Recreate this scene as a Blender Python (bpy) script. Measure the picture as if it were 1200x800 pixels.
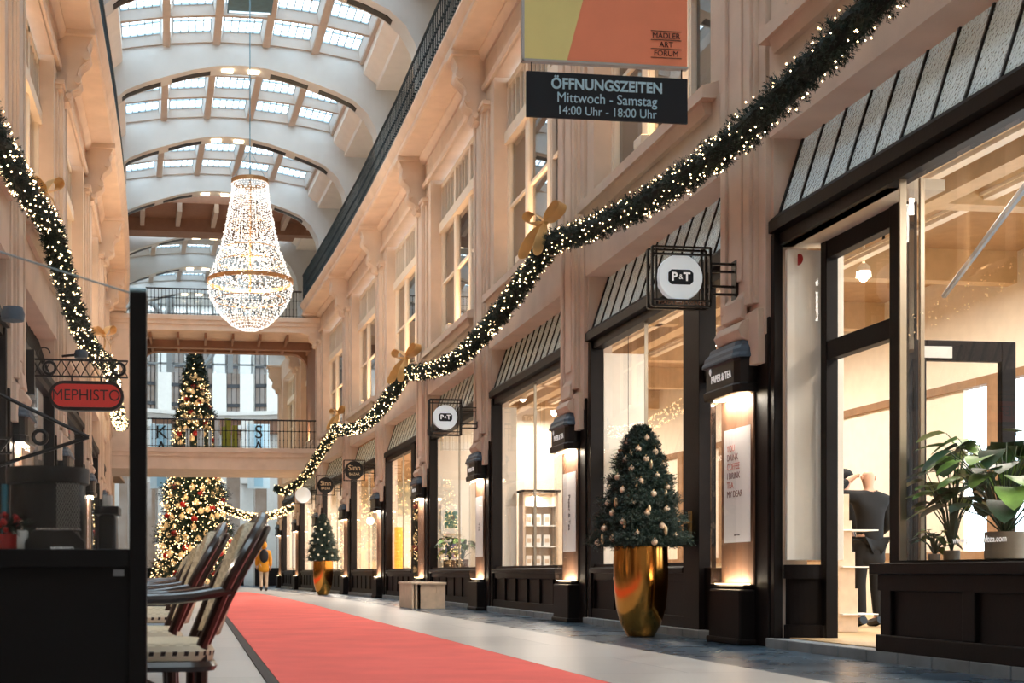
import bpy, bmesh, math, random
from mathutils import Vector, Matrix
R = random.Random(7)
PI = math.pi
C = bpy.context.scene.collection
for o in list(bpy.data.objects): bpy.data.objects.remove(o)

# ------------------------------------------------------------------ camera, sky, exposure
FPX, CX, HY, H = 1500.0, 420.0, 671.0, 0.65
PH = math.atan((CX-226)/FPX)
cam_d = bpy.data.cameras.new('camera'); cam = bpy.data.objects.new('camera', cam_d); C.objects.link(cam)
cam_d.sensor_width = 36; cam_d.lens = FPX/1200*36
cam_d.shift_x = (600-CX)/1200; cam_d.shift_y = (HY-400)/1200
cam.location = (0, 0, H); cam.rotation_euler = (PI/2, 0, -PH)
cam_d.dof.use_dof = True; cam_d.dof.focus_distance = 12.5; cam_d.dof.aperture_fstop = 7
bpy.context.scene.camera = cam
S = bpy.context.scene
S.view_settings.view_transform = 'Standard'; S.view_settings.look = 'None'
S.view_settings.gamma = 1; S.view_settings.use_curve_mapping = False
S.view_settings.exposure = 0.38
w = bpy.data.worlds.new('sky'); S.world = w; w.use_nodes = True
bg = w.node_tree.nodes['Background']; bg.inputs[0].default_value = (0.74, 0.90, 1.0, 1); bg.inputs[1].default_value = 4.6

def light(name, kind, loc, energy, color, size=None, size_y=None, target=None, spot=None, blend=.6):
    d = bpy.data.lights.new(name, kind); d.energy = energy; d.color = color
    if kind == 'AREA':
        d.size = size
        if size_y: d.shape = 'RECTANGLE'; d.size_y = size_y
    elif size: d.shadow_soft_size = size
    if kind == 'SPOT': d.spot_size = spot; d.spot_blend = blend
    o = bpy.data.objects.new(name, d); C.objects.link(o); o.location = loc
    if target is not None:
        o.rotation_euler = (Vector(target)-Vector(loc)).to_track_quat('-Z', 'Y').to_euler()
    return o
WARM = (1.0, .62, .32); WARM2 = (1.0, .91, .79)

# ------------------------------------------------------------------ helpers
def at(px, py, Y):
    k = (px-CX)/FPX; c, s = math.cos(PH), math.sin(PH); Z = Y/(c-k*s); return (k*Z*c+Z*s, Y, H+(HY-py)/FPX*Z)
def lin(c):
    return tuple(((v/255)/12.92 if v/255 <= .04045 else ((v/255+.055)/1.055)**2.4) for v in c) + (1,)
MATS = {}
def mat(name, col, rough=.6, metal=0, noise=0, nscale=6, bump=0, bscale=40, spec=.5, emit=None, es=0, coat=0):
    if name in MATS: return MATS[name]
    m = bpy.data.materials.new(name); m.use_nodes = True; nt = m.node_tree; b = nt.nodes['Principled BSDF']
    c = lin(col)
    b.inputs['Base Color'].default_value = c; b.inputs['Roughness'].default_value = rough
    b.inputs['Metallic'].default_value = metal; b.inputs['Specular IOR Level'].default_value = spec
    if coat: b.inputs['Coat Weight'].default_value = coat; b.inputs['Coat Roughness'].default_value = .08
    tc = nt.nodes.new('ShaderNodeTexCoord')
    if noise:
        n = nt.nodes.new('ShaderNodeTexNoise'); n.inputs['Scale'].default_value = nscale; n.inputs['Detail'].default_value = 5
        nt.links.new(tc.outputs['Object'], n.inputs['Vector'])
        r = nt.nodes.new('ShaderNodeValToRGB')
        r.color_ramp.elements[0].position = .3; r.color_ramp.elements[1].position = .7
        r.color_ramp.elements[0].color = tuple(v*(1-noise) for v in c[:3])+(1,)
        r.color_ramp.elements[1].color = tuple(min(1, v*(1+noise*.6)) for v in c[:3])+(1,)
        nt.links.new(n.outputs['Fac'], r.inputs['Fac']); nt.links.new(r.outputs['Color'], b.inputs['Base Color'])
    if bump:
        n2 = nt.nodes.new('ShaderNodeTexNoise'); n2.inputs['Scale'].default_value = bscale
        nt.links.new(tc.outputs['Object'], n2.inputs['Vector'])
        bp = nt.nodes.new('ShaderNodeBump'); bp.inputs['Strength'].default_value = bump; bp.inputs['Distance'].default_value = .02
        nt.links.new(n2.outputs['Fac'], bp.inputs['Height']); nt.links.new(bp.outputs['Normal'], b.inputs['Normal'])
    if emit:
        b.inputs['Emission Color'].default_value = lin(emit); b.inputs['Emission Strength'].default_value = es
        m.cycles.emission_sampling = 'NONE'
    MATS[name] = m; return m
def glass_mat(name, tint=(1, 1, 1), ior=1.5, rough=0.0, extra=0.0):
    if name in MATS: return MATS[name]
    m = bpy.data.materials.new(name); m.use_nodes = True; nt = m.node_tree; nt.nodes.clear()
    o = nt.nodes.new('ShaderNodeOutputMaterial'); mx = nt.nodes.new('ShaderNodeMixShader')
    t = nt.nodes.new('ShaderNodeBsdfTransparent'); t.inputs[0].default_value = tint+(1,)
    g = nt.nodes.new('ShaderNodeBsdfGlossy'); g.inputs['Roughness'].default_value = rough
    f0 = ((ior-1)/(ior+1))**2*1.7+extra                     # both faces of a thin pane, Schlick
    lw = nt.nodes.new('ShaderNodeLayerWeight'); lw.inputs['Blend'].default_value = .5
    pw = nt.nodes.new('ShaderNodeMath'); pw.operation = 'POWER'; pw.inputs[1].default_value = 5
    ad = nt.nodes.new('ShaderNodeMath'); ad.operation = 'MULTIPLY_ADD'; ad.inputs[1].default_value = 1-f0; ad.inputs[2].default_value = f0; ad.use_clamp = True
    nt.links.new(lw.outputs['Facing'], pw.inputs[0]); nt.links.new(pw.outputs[0], ad.inputs[0]); nt.links.new(ad.outputs[0], mx.inputs[0])
    nt.links.new(t.outputs[0], mx.inputs[1]); nt.links.new(g.outputs[0], mx.inputs[2]); nt.links.new(mx.outputs[0], o.inputs[0])
    MATS[name] = m; return m
def obscure_glass(name, col, tr=.5):
    m = bpy.data.materials.new(name); m.use_nodes = True; nt = m.node_tree; nt.nodes.clear()
    o = nt.nodes.new('ShaderNodeOutputMaterial'); mx = nt.nodes.new('ShaderNodeMixShader'); mx2 = nt.nodes.new('ShaderNodeMixShader')
    t = nt.nodes.new('ShaderNodeBsdfTranslucent'); t.inputs[0].default_value = lin(col)
    d = nt.nodes.new('ShaderNodeBsdfDiffuse'); d.inputs[0].default_value = lin(col)
    g = nt.nodes.new('ShaderNodeBsdfGlossy'); g.inputs['Roughness'].default_value = .22
    f = nt.nodes.new('ShaderNodeFresnel'); f.inputs['IOR'].default_value = 1.6
    tc = nt.nodes.new('ShaderNodeTexCoord'); n = nt.nodes.new('ShaderNodeTexVoronoi'); n.inputs['Scale'].default_value = 42
    bp = nt.nodes.new('ShaderNodeBump'); bp.inputs['Strength'].default_value = .9; bp.inputs['Distance'].default_value = .01
    nt.links.new(tc.outputs['Object'], n.inputs['Vector']); nt.links.new(n.outputs['Distance'], bp.inputs['Height'])
    nt.links.new(bp.outputs[0], g.inputs['Normal']); nt.links.new(bp.outputs[0], d.inputs['Normal']); nt.links.new(bp.outputs[0], f.inputs['Normal'])
    mx.inputs[0].default_value = tr
    nt.links.new(d.outputs[0], mx.inputs[1]); nt.links.new(t.outputs[0], mx.inputs[2])
    nt.links.new(f.outputs[0], mx2.inputs[0]); nt.links.new(mx.outputs[0], mx2.inputs[1]); nt.links.new(g.outputs[0], mx2.inputs[2])
    nt.links.new(mx2.outputs[0], o.inputs[0]); MATS[name] = m; return m
def emis(name, col, s, sample=False):
    if name in MATS: return MATS[name]
    m = bpy.data.materials.new(name); m.use_nodes = True; nt = m.node_tree; nt.nodes.clear()
    o = nt.nodes.new('ShaderNodeOutputMaterial'); e = nt.nodes.new('ShaderNodeEmission')
    e.inputs[0].default_value = lin(col); e.inputs[1].default_value = s; nt.links.new(e.outputs[0], o.inputs[0])
    if not sample: m.cycles.emission_sampling = 'NONE'
    MATS[name] = m; return m

stone = mat('warm_plaster', (218, 197, 178), .75, noise=.10, nscale=2.2, bump=.12, bscale=60)
stone_lt = mat('light_plaster', (232, 226, 218), .7, noise=.05, nscale=3)
rib_m = mat('vault_plaster', (204, 204, 202), .7, noise=.05, nscale=2)
beam_m = mat('vault_beam', (186, 172, 160), .7, noise=.06)
brown_m = mat('brown_soffit', (140, 104, 84), .7, noise=.08)
dark = mat('dark_wood', (19, 12, 11), .5, noise=.3, nscale=8, bump=.05, spec=.2)
black = mat('black_metal', (22, 20, 21), .4, metal=.3, noise=.1)
rail_m = mat('green_black_iron', (22, 42, 50), .45, metal=.4, noise=.1)
white_p = mat('white_paint', (238, 226, 208), .5, noise=.03)
cap_m = mat('blue_grey_lead', (66, 84, 100), .5, noise=.15, nscale=20)
glass = glass_mat('shop_glass', ior=1.45)
upglass = glass_mat('upper_glass', ior=1.8, extra=.12)
skyglass = glass_mat('sky_glass', tint=(.93, .97, 1))
obsc = obscure_glass('rippled_glass', (196, 212, 218))
gold = mat('polished_gold', (214, 150, 72), .16, metal=1, noise=.08, nscale=4)
goldsatin = mat('gold_satin', (244, 204, 140), .32, metal=.35, noise=.1)
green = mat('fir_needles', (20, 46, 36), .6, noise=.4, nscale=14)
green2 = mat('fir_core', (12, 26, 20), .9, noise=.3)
leaf_m = mat('leaf_green', (122, 166, 84), .42, noise=.35, nscale=9)
leaf_d = mat('leaf_dark', (36, 72, 48), .4, noise=.3, nscale=9)
glow = emis('fairy_light', (255, 220, 165), 8)
glow_s = emis('fairy_light_far', (255, 214, 150), 4)
red_m = mat('red_glossy', (176, 22, 24), .3, noise=.1)
bauble_m = mat('gold_bauble', (244, 216, 188), .25, metal=.4, noise=.05)
white_m = mat('white_board', (235, 235, 232), .5, noise=.02)
wood_l = mat('pale_wood', (214, 190, 164), .55, noise=.12, nscale=10)

def cY(y):
    if y < 24: return 0.0
    if y < 42: return -.0016*(y-24)**2
    return -.5184-.05*(y-42)

class MB:
    def __init__(s): s.v = []; s.f = []; s.mi = []; s.cur = 0
    def quad(s, *p):
        n = len(s.v); s.v += [tuple(q) for q in p]; s.f.append(tuple(range(n, n+len(p)))); s.mi.append(s.cur)
    def box(s, x0, x1, y0, y1, z0, z1):
        if x0 > x1: x0, x1 = x1, x0
        if y0 > y1: y0, y1 = y1, y0
        if z0 > z1: z0, z1 = z1, z0
        n = len(s.v)
        s.v += [(x0,y0,z0),(x1,y0,z0),(x1,y1,z0),(x0,y1,z0),(x0,y0,z1),(x1,y0,z1),(x1,y1,z1),(x0,y1,z1)]
        for q in ((0,3,2,1),(4,5,6,7),(0,1,5,4),(1,2,6,5),(2,3,7,6),(3,0,4,7)):
            s.f.append(tuple(n+i for i in q)); s.mi.append(s.cur)
        return s
    def ybox(s, x0, x1, y0, y1, z0, z1, step=3.0):      # long box along Y, cut so that it can bend
        n = max(1, int(math.ceil((y1-y0)/step)))
        s.prism([(x0,z0),(x1,z0),(x1,z1),(x0,z1)], [y0+(y1-y0)*i/n for i in range(n+1)]); return s
    def prism(s, prof, ys):                              # closed profile in (x,z), swept along the list ys
        n = len(s.v); k = len(prof)
        a = sum(prof[i][0]*prof[(i+1)%k][1]-prof[(i+1)%k][0]*prof[i][1] for i in range(k))
        if a < 0: prof = prof[::-1]
        for y in ys:
            s.v += [(p[0], y, p[1]) for p in prof]
        for j in range(len(ys)-1):
            for i in range(k):
                a0 = n+j*k+i; a1 = n+j*k+(i+1)%k
                s.f.append((a0, a1, a1+k, a0+k)); s.mi.append(s.cur)
        s.f.append(tuple(n+i for i in range(k))[::-1] if False else tuple(n+i for i in range(k-1,-1,-1))); s.mi.append(s.cur)
        s.f.append(tuple(n+(len(ys)-1)*k+i for i in range(k))); s.mi.append(s.cur)
        return s
    def tube(s, pts, r, n=8, cap=True):
        pts = [Vector(p) for p in pts]; rs = r if isinstance(r, (list, tuple)) else [r]*len(pts)
        base = len(s.v); up = None
        for i, p in enumerate(pts):
            d = (pts[min(i+1, len(pts)-1)]-pts[max(i-1, 0)]).normalized()
            if up is None:
                up = Vector((0,0,1)) if abs(d.z) < .9 else Vector((1,0,0))
            a = d.cross(up).normalized(); b = a.cross(d).normalized(); up = b
            for k in range(n):
                t = 2*PI*k/n; q = p+(a*math.cos(t)+b*math.sin(t))*rs[i]; s.v.append(tuple(q))
        for i in range(len(pts)-1):
            for k in range(n):
                s.f.append((base+i*n+k, base+i*n+(k+1)%n, base+(i+1)*n+(k+1)%n, base+(i+1)*n+k)); s.mi.append(s.cur)
        if cap:
            s.f.append(tuple(base+k for k in range(n-1,-1,-1))); s.mi.append(s.cur)
            s.f.append(tuple(base+(len(pts)-1)*n+k for k in range(n))); s.mi.append(s.cur)
        return s
    def lathe(s, prof, c=(0,0,0), n=24, arc=2*PI):       # prof (r,z)
        base = len(s.v); k = len(prof); m = n if arc > 6.28 else n+1
        for j in range(m):
            t = arc*j/n
            for r, z in prof: s.v.append((c[0]+r*math.cos(t), c[1]+r*math.sin(t), c[2]+z))
        for j in range(n):
            for i in range(k-1):
                a = base+j*k+i; b = base+((j+1)%m)*k+i
                s.f.append((a, b, b+1, a+1)); s.mi.append(s.cur)
        return s
    def ball(s, c, r, n=8, m=5, sc=(1,1,1)):
        prof = [(math.sin(PI*i/m), -math.cos(PI*i/m)) for i in range(m+1)]
        base = len(s.v)
        s.lathe([(a*r, b*r) for a, b in prof], (0,0,0), n)
        for i in range(base, len(s.v)):
            v = s.v[i]; s.v[i] = (v[0]*sc[0]+c[0], v[1]*sc[1]+c[1], v[2]*sc[2]+c[2])
        return s
    def octa(s, c, r):
        n = len(s.v); x, y, z = c
        s.v += [(x+r,y,z),(x-r,y,z),(x,y+r,z),(x,y-r,z),(x,y,z+r),(x,y,z-r)]
        for q in ((0,2,4),(2,1,4),(1,3,4),(3,0,4),(2,0,5),(1,2,5),(3,1,5),(0,3,5)):
            s.f.append(tuple(n+i for i in q)); s.mi.append(s.cur)
        return s
    def xf(s, M, start=0):
        for i in range(start, len(s.v)): s.v[i] = tuple(M @ Vector(s.v[i]))
        return s
    def build(s, name, m, parent=None, bend=False, smooth=False, bevel=0, origin=None):
        if bend: s.v = [(x+cY(y), y, z) for x, y, z in s.v]
        if parent is not None: o0 = wloc(parent)
        elif origin is not None: o0 = Vector(origin)
        else:
            xs = [v[0] for v in s.v]; ys = [v[1] for v in s.v]; zs = [v[2] for v in s.v]
            o0 = Vector(((min(xs)+max(xs))/2, (min(ys)+max(ys))/2, min(zs)))
        me = bpy.data.meshes.new(name)
        me.from_pydata([(v[0]-o0.x, v[1]-o0.y, v[2]-o0.z) for v in s.v], [], s.f)
        ms = m if isinstance(m, (list, tuple)) else [m]
        for q in ms: me.materials.append(q)
        if len(ms) > 1: me.polygons.foreach_set('material_index', s.mi)
        if smooth:
            me.polygons.foreach_set('use_smooth', [True]*len(me.polygons))
        me.update()
        ob = bpy.data.objects.new(name, me); C.objects.link(ob)
        if smooth and smooth != 2:
            try: me.set_sharp_from_angle(angle=.7)
            except Exception: pass
        if parent is not None: ob.parent = parent
        else: ob.location = o0
        if bevel:
            b = ob.modifiers.new('bevel', 'BEVEL'); b.width = bevel; b.segments = 2; b.limit_method = 'ANGLE'
        return ob
def wloc(o):
    v = Vector((0,0,0))
    while o is not None: v += o.location; o = o.parent
    return v
def tag(o, label=None, cat=None, group=None, kind=None):
    if label: o['label'] = label
    if cat: o['category'] = cat
    if group: o['group'] = group
    if kind: o['kind'] = kind
    return o
def thing(name, label, cat, loc=(0,0,0), group=None, kind=None):
    o = bpy.data.objects.new(name, None); C.objects.link(o); o.location = loc; o.empty_display_size = .1
    return tag(o, label, cat, group, kind)
def copy_tree(o, parent=None, loc=None, rot=None, label=None, group=None):
    c = o.copy(); C.objects.link(c)
    if parent is not None: c.parent = parent
    if loc is not None: c.location = loc
    if rot is not None: c.rotation_euler = rot
    if label: c['label'] = label
    if group: c['group'] = group
    for ch in list(o.children): copy_tree(ch, c)
    return c
def struct(o, label, cat='wall'):
    return tag(o, label, cat, None, 'structure')
def text_obj(s, size, m, parent=None, loc=(0,0,0), rot=(PI/2,0,0), depth=.004, align='CENTER', bold=0, name='lettering', sx=1):
    cu = bpy.data.curves.new('t', 'FONT'); cu.body = s; cu.size = size; cu.extrude = depth; cu.align_x = align; cu.align_y = 'CENTER'
    cu.offset = bold; cu.space_line = 1.0
    t = bpy.data.objects.new('t', cu); C.objects.link(t)
    bpy.context.view_layer.update()
    me = bpy.data.meshes.new_from_object(t.evaluated_get(bpy.context.evaluated_depsgraph_get()))
    bpy.data.objects.remove(t)
    me.transform(Matrix.Diagonal((sx, 1, 1, 1)))
    me.materials.clear(); me.materials.append(m)
    ob = bpy.data.objects.new(name, me); C.objects.link(ob)
    ob.rotation_euler = rot
    if parent is not None:
        ob.parent = parent; ob.location = Vector(loc)-wloc(parent)
    else: ob.location = loc
    return ob
ORD = ['nearest', 'second', 'third', 'fourth', 'fifth', 'sixth', 'seventh', 'eighth', 'ninth', 'tenth', 'eleventh']

# pilaster far edges along the arcade
P = [5.9, 11.62, 16.9, 22.3, 28.0, 33.6, 39.2, 44.9, 50.6, 56.3]
MIR = 2.8
def SX(x, right): return x if right else MIR-x
YB, YE = -5.0, 44.3          # near end, portal plane

# ------------------------------------------------------------------ floor
def tile_mat(name, c1, c2, grout, sx, sy, rough, bumpy=.1, var=.5):
    m = bpy.data.materials.new(name); m.use_nodes = True; nt = m.node_tree; b = nt.nodes['Principled BSDF']
    tc = nt.nodes.new('ShaderNodeTexCoord'); br = nt.nodes.new('ShaderNodeTexBrick')
    br.inputs['Scale'].default_value = 1; br.inputs['Brick Width'].default_value = sx; br.inputs['Row Height'].default_value = sy
    br.inputs['Mortar Size'].default_value = .006; br.inputs['Color1'].default_value = lin(c1); br.inputs['Color2'].default_value = lin(c2)
    br.inputs['Mortar'].default_value = lin(grout)
    nt.links.new(tc.outputs['Object'], br.inputs['Vector'])
    n = nt.nodes.new('ShaderNodeTexNoise'); n.inputs['Scale'].default_value = 3.0; n.inputs['Detail'].default_value = 8
    nt.links.new(tc.outputs['Object'], n.inputs['Vector'])
    mx = nt.nodes.new('ShaderNodeMix'); mx.data_type = 'RGBA'; mx.blend_type = 'MULTIPLY'; mx.inputs[0].default_value = var
    nt.links.new(br.outputs['Color'], mx.inputs[6]); nt.links.new(n.outputs['Color'], mx.inputs[7])
    r = nt.nodes.new('ShaderNodeValToRGB'); r.color_ramp.elements[0].color = (.55,.55,.55,1); r.color_ramp.elements[1].color = (1,1,1,1)
    r.color_ramp.elements[0].position = .3; r.color_ramp.elements[1].position = .65
    nt.links.new(n.outputs['Fac'], r.inputs['Fac']); nt.links.new(r.outputs['Color'], mx.inputs[7])
    nt.links.new(mx.outputs[2], b.inputs['Base Color'])
    b.inputs['Roughness'].default_value = rough
    rr = nt.nodes.new('ShaderNodeMapRange'); rr.inputs[3].default_value = rough*.7; rr.inputs[4].default_value = rough*1.5
    nt.links.new(n.outputs['Fac'], rr.inputs[0]); nt.links.new(rr.outputs[0], b.inputs['Roughness'])
    bp = nt.nodes.new('ShaderNodeBump'); bp.inputs['Strength'].default_value = bumpy; bp.inputs['Distance'].default_value = .01
    nt.links.new(n.outputs['Fac'], bp.inputs['Height']); nt.links.new(bp.outputs[0], b.inputs['Normal'])
    return m
slate = tile_mat('slate_floor', (40, 62, 82), (66, 88, 106), (36, 44, 52), .6, .3, .26, .15)
terr = tile_mat('pale_stone_floor', (182, 180, 178), (164, 164, 164), (120, 122, 124), 1.6, 1.6, .32, .05, .35)
ys = [YB+i*2.5 for i in range(int((70-YB)/2.5)+1)]
def strip(x0, x1, z0, z1, m, name, label, cat):
    b = MB(); b.ybox(x0, x1, YB, 72, z0, z1, 2.5)
    return struct(b.build(name, m, bend=True, origin=(0,0,0)), label, cat)
strip(-3.0, 3.76, -.1, 0, terr, 'floor', 'pale polished stone floor slabs of the arcade', 'floor')
strip(3.76, 12.0, -.1, 0, slate, 'floor', 'dark blue grey slate paving in front of the right shops', 'floor')
b = MB(); b.box(-12, -3.0, YB, 72, -.1, 0)
struct(b.build('floor', terr, origin=(0,0,0)), 'stone floor behind the left wall', 'floor')
b = MB(); b.box(-12, 14, 45, 78, -.14, -.101)
struct(b.build('floor', terr, origin=(0,0,0)), 'stone floor of the rotunda', 'floor')

b = MB(); b.box(-3.2, 6.2, YB-.3, YB, 0, 14); struct(b.build('wall_light_block', mat('light_block_plaster', (214, 206, 198), .8)), 'added unseen wall behind the viewer, blocking daylight from the open end')  # added, out of view: keeps end daylight off the foreground, pale to bounce light

# red carpet with dark border
carpet = mat('red_carpet', (244, 112, 102), .95, noise=.10, nscale=1.6, bump=.3, bscale=300)
b = MB(); b.ybox(.50, 2.40, 2.0, 42.6, .001, .014, 2.0)
ca = b.build('carpet', carpet, bend=True); tag(ca, 'long coral red carpet runner down the middle of the arcade', 'carpet')
b = MB(); b.ybox(.43, .50, 2.0, 42.6, .001, .011, 2.0); b.build('edging', mat('rubber_edge', (62, 56, 54), .8, noise=.1), ca, bend=True)
b = MB(); b.ybox(2.40, 2.415, 2.0, 42.6, .001, .011, 2.0); b.build('edging', MATS['rubber_edge'], ca, bend=True)

# ------------------------------------------------------------------ vault
CX0 = 1.32
def zc(x): return 13.95-.034*(x-CX0)**2
COLX = [-1.78+1.24*i for i in range(6)]
RIBS = [0.7, 6.1, 11.4, 16.7, 22.0, 27.3, 32.6, 37.9, 43.3, 49.0, 54.0, 59.0]
def rib_curve():
    pts = []
    key = [(3.5, 9.9), (3.5, 11.5), (3.42, 11.95), (3.2, 12.35), (2.85, 12.66), (2.4, 12.86), (1.83, 13.05), (1.2, 13.24), (.6, 13.36), (0, 13.4)]
    for x, z in key: pts.append((CX0+x, z))
    for x, z in key[-2::-1]: pts.append((CX0-x, z))
    return pts
def make_rib(y0, y1, i):
    lo = rib_curve(); n = len(lo)
    top = []
    for x, z in lo:
        d = x-CX0
        if abs(d) >= 3.3: top.append((CX0+math.copysign(4.3, d), min(z, 13.3) if z < 11 else 13.3))
        else: top.append((x, 13.55+.4-.034*d*d))
    b = MB()
    for y in (y0, y1):
        b.v += [(x, y, z) for x, z in lo]+[(x, y, z) for x, z in top]
    for k in range(n-1):
        b.f.append((k, k+1, n+k+1, n+k)); b.f.append((2*n+k+1, 2*n+k, 3*n+k, 3*n+k+1))
        b.f.append((k+1, k, 2*n+k, 2*n+k+1)); b.f.append((n+k, n+k+1, 3*n+k+1, 3*n+k))
    b.f.append((0, n, 3*n, 2*n)); b.f.append((n-1, 2*n-1, 4*n-1, 3*n-1))
    b.mi = [0]*len(b.f)
    o = b.build('trim', rib_m, bend=True, smooth=True); struct(o, 'white arched rib of the glazed vault', 'vault rib')
    # brown band and dark vents under the far part of the rib
    v = MB()
    for c in range(5):
        x0 = COLX[c]+.14; x1 = COLX[c+1]-.14
        for j in range(6):
            xa = x0+(x1-x0)*j/6; xb = x0+(x1-x0)*(j+1)/6
            def zl(x):
                for q in range(n-1):
                    if lo[q+1][0] <= x <= lo[q][0]:
                        t = (x-lo[q][0])/(lo[q+1][0]-lo[q][0]); return lo[q][1]*(1-t)+lo[q+1][1]*t
                return 13
            za, zb = zl(xa), zl(xb)
            if c == 2: continue
            v.quad((xa, y0+.28, za-.012), (xb, y0+.28, zb-.012), (xb, y1-.08, zb-.012), (xa, y1-.08, za-.012))
            v.quad((xa, y0+.28, za-.012), (xa, y0+.28, za+.02), (xb, y0+.28, zb+.02), (xb, y0+.28, zb-.012))
    v.build('vent_grille', black, o, bend=True)
    e = MB()
    for xx in (CX0-.33, CX0+.33): e.box(xx-.14, xx+.14, y0+.2, y0+.36, 13.33, 13.42)
    e.build('spotlight_panel', emis('rib_spot', (255, 230, 190), 6), o, bend=True)
mull = mat('skylight_mullion', (150, 172, 182), .6)
CD = .24
def coffer_bay(y0, y1, idx):
    closed = idx < 1  # unseen first bay gets added panels instead of glass, to darken the near end
    rows = 3; pitch = (y1-y0)/rows
    bm_ = MB(); rv = MB(); fr = MB(); gl = MB()
    for r in range(rows+1):
        y = y0+r*pitch
        for c in range(5):
            for j in range(3):
                xa = COLX[c]+1.24*j/3; xb = xa+1.24/3
                bm_.prism([(xa, zc(xa)), (xb, zc(xb)), (xb, zc(xb)+.3), (xa, zc(xa)+.3)], [y-.05, y+.05])
    for x in COLX:
        bm_.prism([(x-.09, zc(x)-.05), (x+.09, zc(x)-.05), (x+.09, zc(x)+.32), (x-.09, zc(x)+.32)], [y0, y1])
    for r in range(rows):
        for c in range(5):
            xa = COLX[c]+.1; xb = COLX[c+1]-.1; ya = y0+r*pitch+.06; yb = ya+pitch-.12
            za, zb = zc(xa), zc(xb)
            # sloping far reveal, near reveal and cheeks
            yp0, yp1 = ya+.04, yb-.1
            rv.quad((xa, yb, za), (xb, yb, zb), (xb-.06, yp1, zb+CD), (xa+.06, yp1, za+CD))
            rv.quad((xa, ya, za), (xb, ya, zb), (xb-.06, yp0, zb+CD), (xa+.06, yp0, za+CD))
            rv.quad((xa, ya, za), (xa, yb, za), (xa+.06, yp1, za+CD), (xa+.06, yp0, za+CD))
            rv.quad((xb, ya, zb), (xb, yb, zb), (xb-.06, yp1, zb+CD), (xb-.06, yp0, zb+CD))
            if idx == 5 and r == 1 and c == 2:
                pass
            zt = lambda x: za+(zb-za)*(x-xa)/(xb-xa)+CD
            for k in range(6):
                x = xa+.06+(xb-xa-.12)*k/5; fr.prism([(x-.012, zt(x)-.03), (x+.012, zt(x)-.03), (x+.012, zt(x)+.01), (x-.012, zt(x)+.01)], [yp0, yp1])
            for k in range(3):
                y = yp0+(yp1-yp0)*k/2; fr.prism([(xa+.05, zt(xa)-.03), (xb-.05, zt(xb)-.03), (xb-.05, zt(xb)+.01), (xa+.05, zt(xa)+.01)], [y-.015, y+.015])
            gl.quad((xa+.05, yp0, zt(xa)), (xb-.05, yp0, zt(xb)), (xb-.05, yp1, zt(xb)), (xa+.05, yp1, zt(xa)))
    o = bm_.build('ceiling', beam_m, bend=True); struct(o, 'coffered glazed vault section between two white ribs', 'ceiling')
    rv.build('coffer_reveal', rib_m, o, bend=True); fr.build('glazing_bar', mull, o, bend=True); gl.build('added_shade_panel' if closed else 'glass_pane', rib_m if closed else skyglass, o, bend=True)
for i, y in enumerate(RIBS):
    make_rib(y-.3, y+.3, i)
    if i+1 < len(RIBS) and not (43 < y < 44): coffer_bay(y+.3, RIBS[i+1]-.3, i)
# closed brown soffit over the portal
b = MB(); b.ybox(-3.2, 5.8, 43.85, 48.45, 13.2, 13.5, 2); o = b.build('ceiling', brown_m, bend=True); struct(o, 'brown closed ceiling strip beyond the third white rib', 'ceiling')
b = MB(); b.ybox(-3.2, 5.8, 45.8, 46.2, 12.75, 13.2, 2); b.build('cross_beam', brown_m, o, bend=True)
for i in range(5): b = MB(); b.ybox(COLX[i+1]-.6, COLX[i+1]-.45, 43.85, 45.8, 12.9, 13.2, 2); b.build('joist', beam_m, o, bend=True)
# teal cloth covered hatch in one coffer
b = MB(); yk = 29.3; b.box(COLX[2]+.1, COLX[3]-.1, yk-.2, yk+1.0, zc(1.3)-.12, zc(1.3)-.09)
o = b.build('hatch_panel', mat('teal_hatch', (74, 110, 124), .6, noise=.15)); tag(o, 'teal grey hatch panel closing one skylight coffer', 'hatch')
b = MB(); b.box(COLX[2]+.14, COLX[3]-.14, yk+.86, yk+.94, zc(1.3)-.135, zc(1.3)-.121); b.build('hatch_slot', emis('hatch_slot_light', (220,240,250), 1.3), o)

# gallery edge boxes under the vault, upper walls with piers
for right in (True, False):
    X = lambda x: SX(x, right)
    sd = 'right' if right else 'left'
    b = MB()
    b.prism([(X(4.42), 13.62), (X(5.9), 13.62), (X(5.9), 12.95), (X(4.75), 12.95), (X(4.75), 13.1), (X(4.6), 13.2), (X(4.42), 13.35)], [YB+i*4.0 for i in range(16)]+[59.5])
    struct(b.build('trim', stone_lt, bend=True), 'stepped plaster box along the %s edge of the vault' % sd, 'moulding')
    b = MB()
    b.ybox(X(5.95), X(6.15), YB, 59.5, 9.9, 10.5); b.ybox(X(5.95), X(6.15), YB, 59.5, 12.4, 13.6)
    y = YB
    while y < 59:
        b.ybox(X(5.8), X(6.15), y, y+.8, 10.5, 12.4); y += 1.78
    struct(b.build('wall_'+sd, stone_lt, bend=True), 'upper gallery wall with square piers on the %s side' % sd)
    b = MB(); b.ybox(X(6.0), X(6.02), YB, 59.5, 10.5, 12.4); struct(b.build('window_1' if right else 'window_2', mat('gallery_glass', (150, 160, 164), .1, spec=.8, noise=.1), bend=True), 'glazing between the gallery piers on the %s' % sd, 'window')

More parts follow.
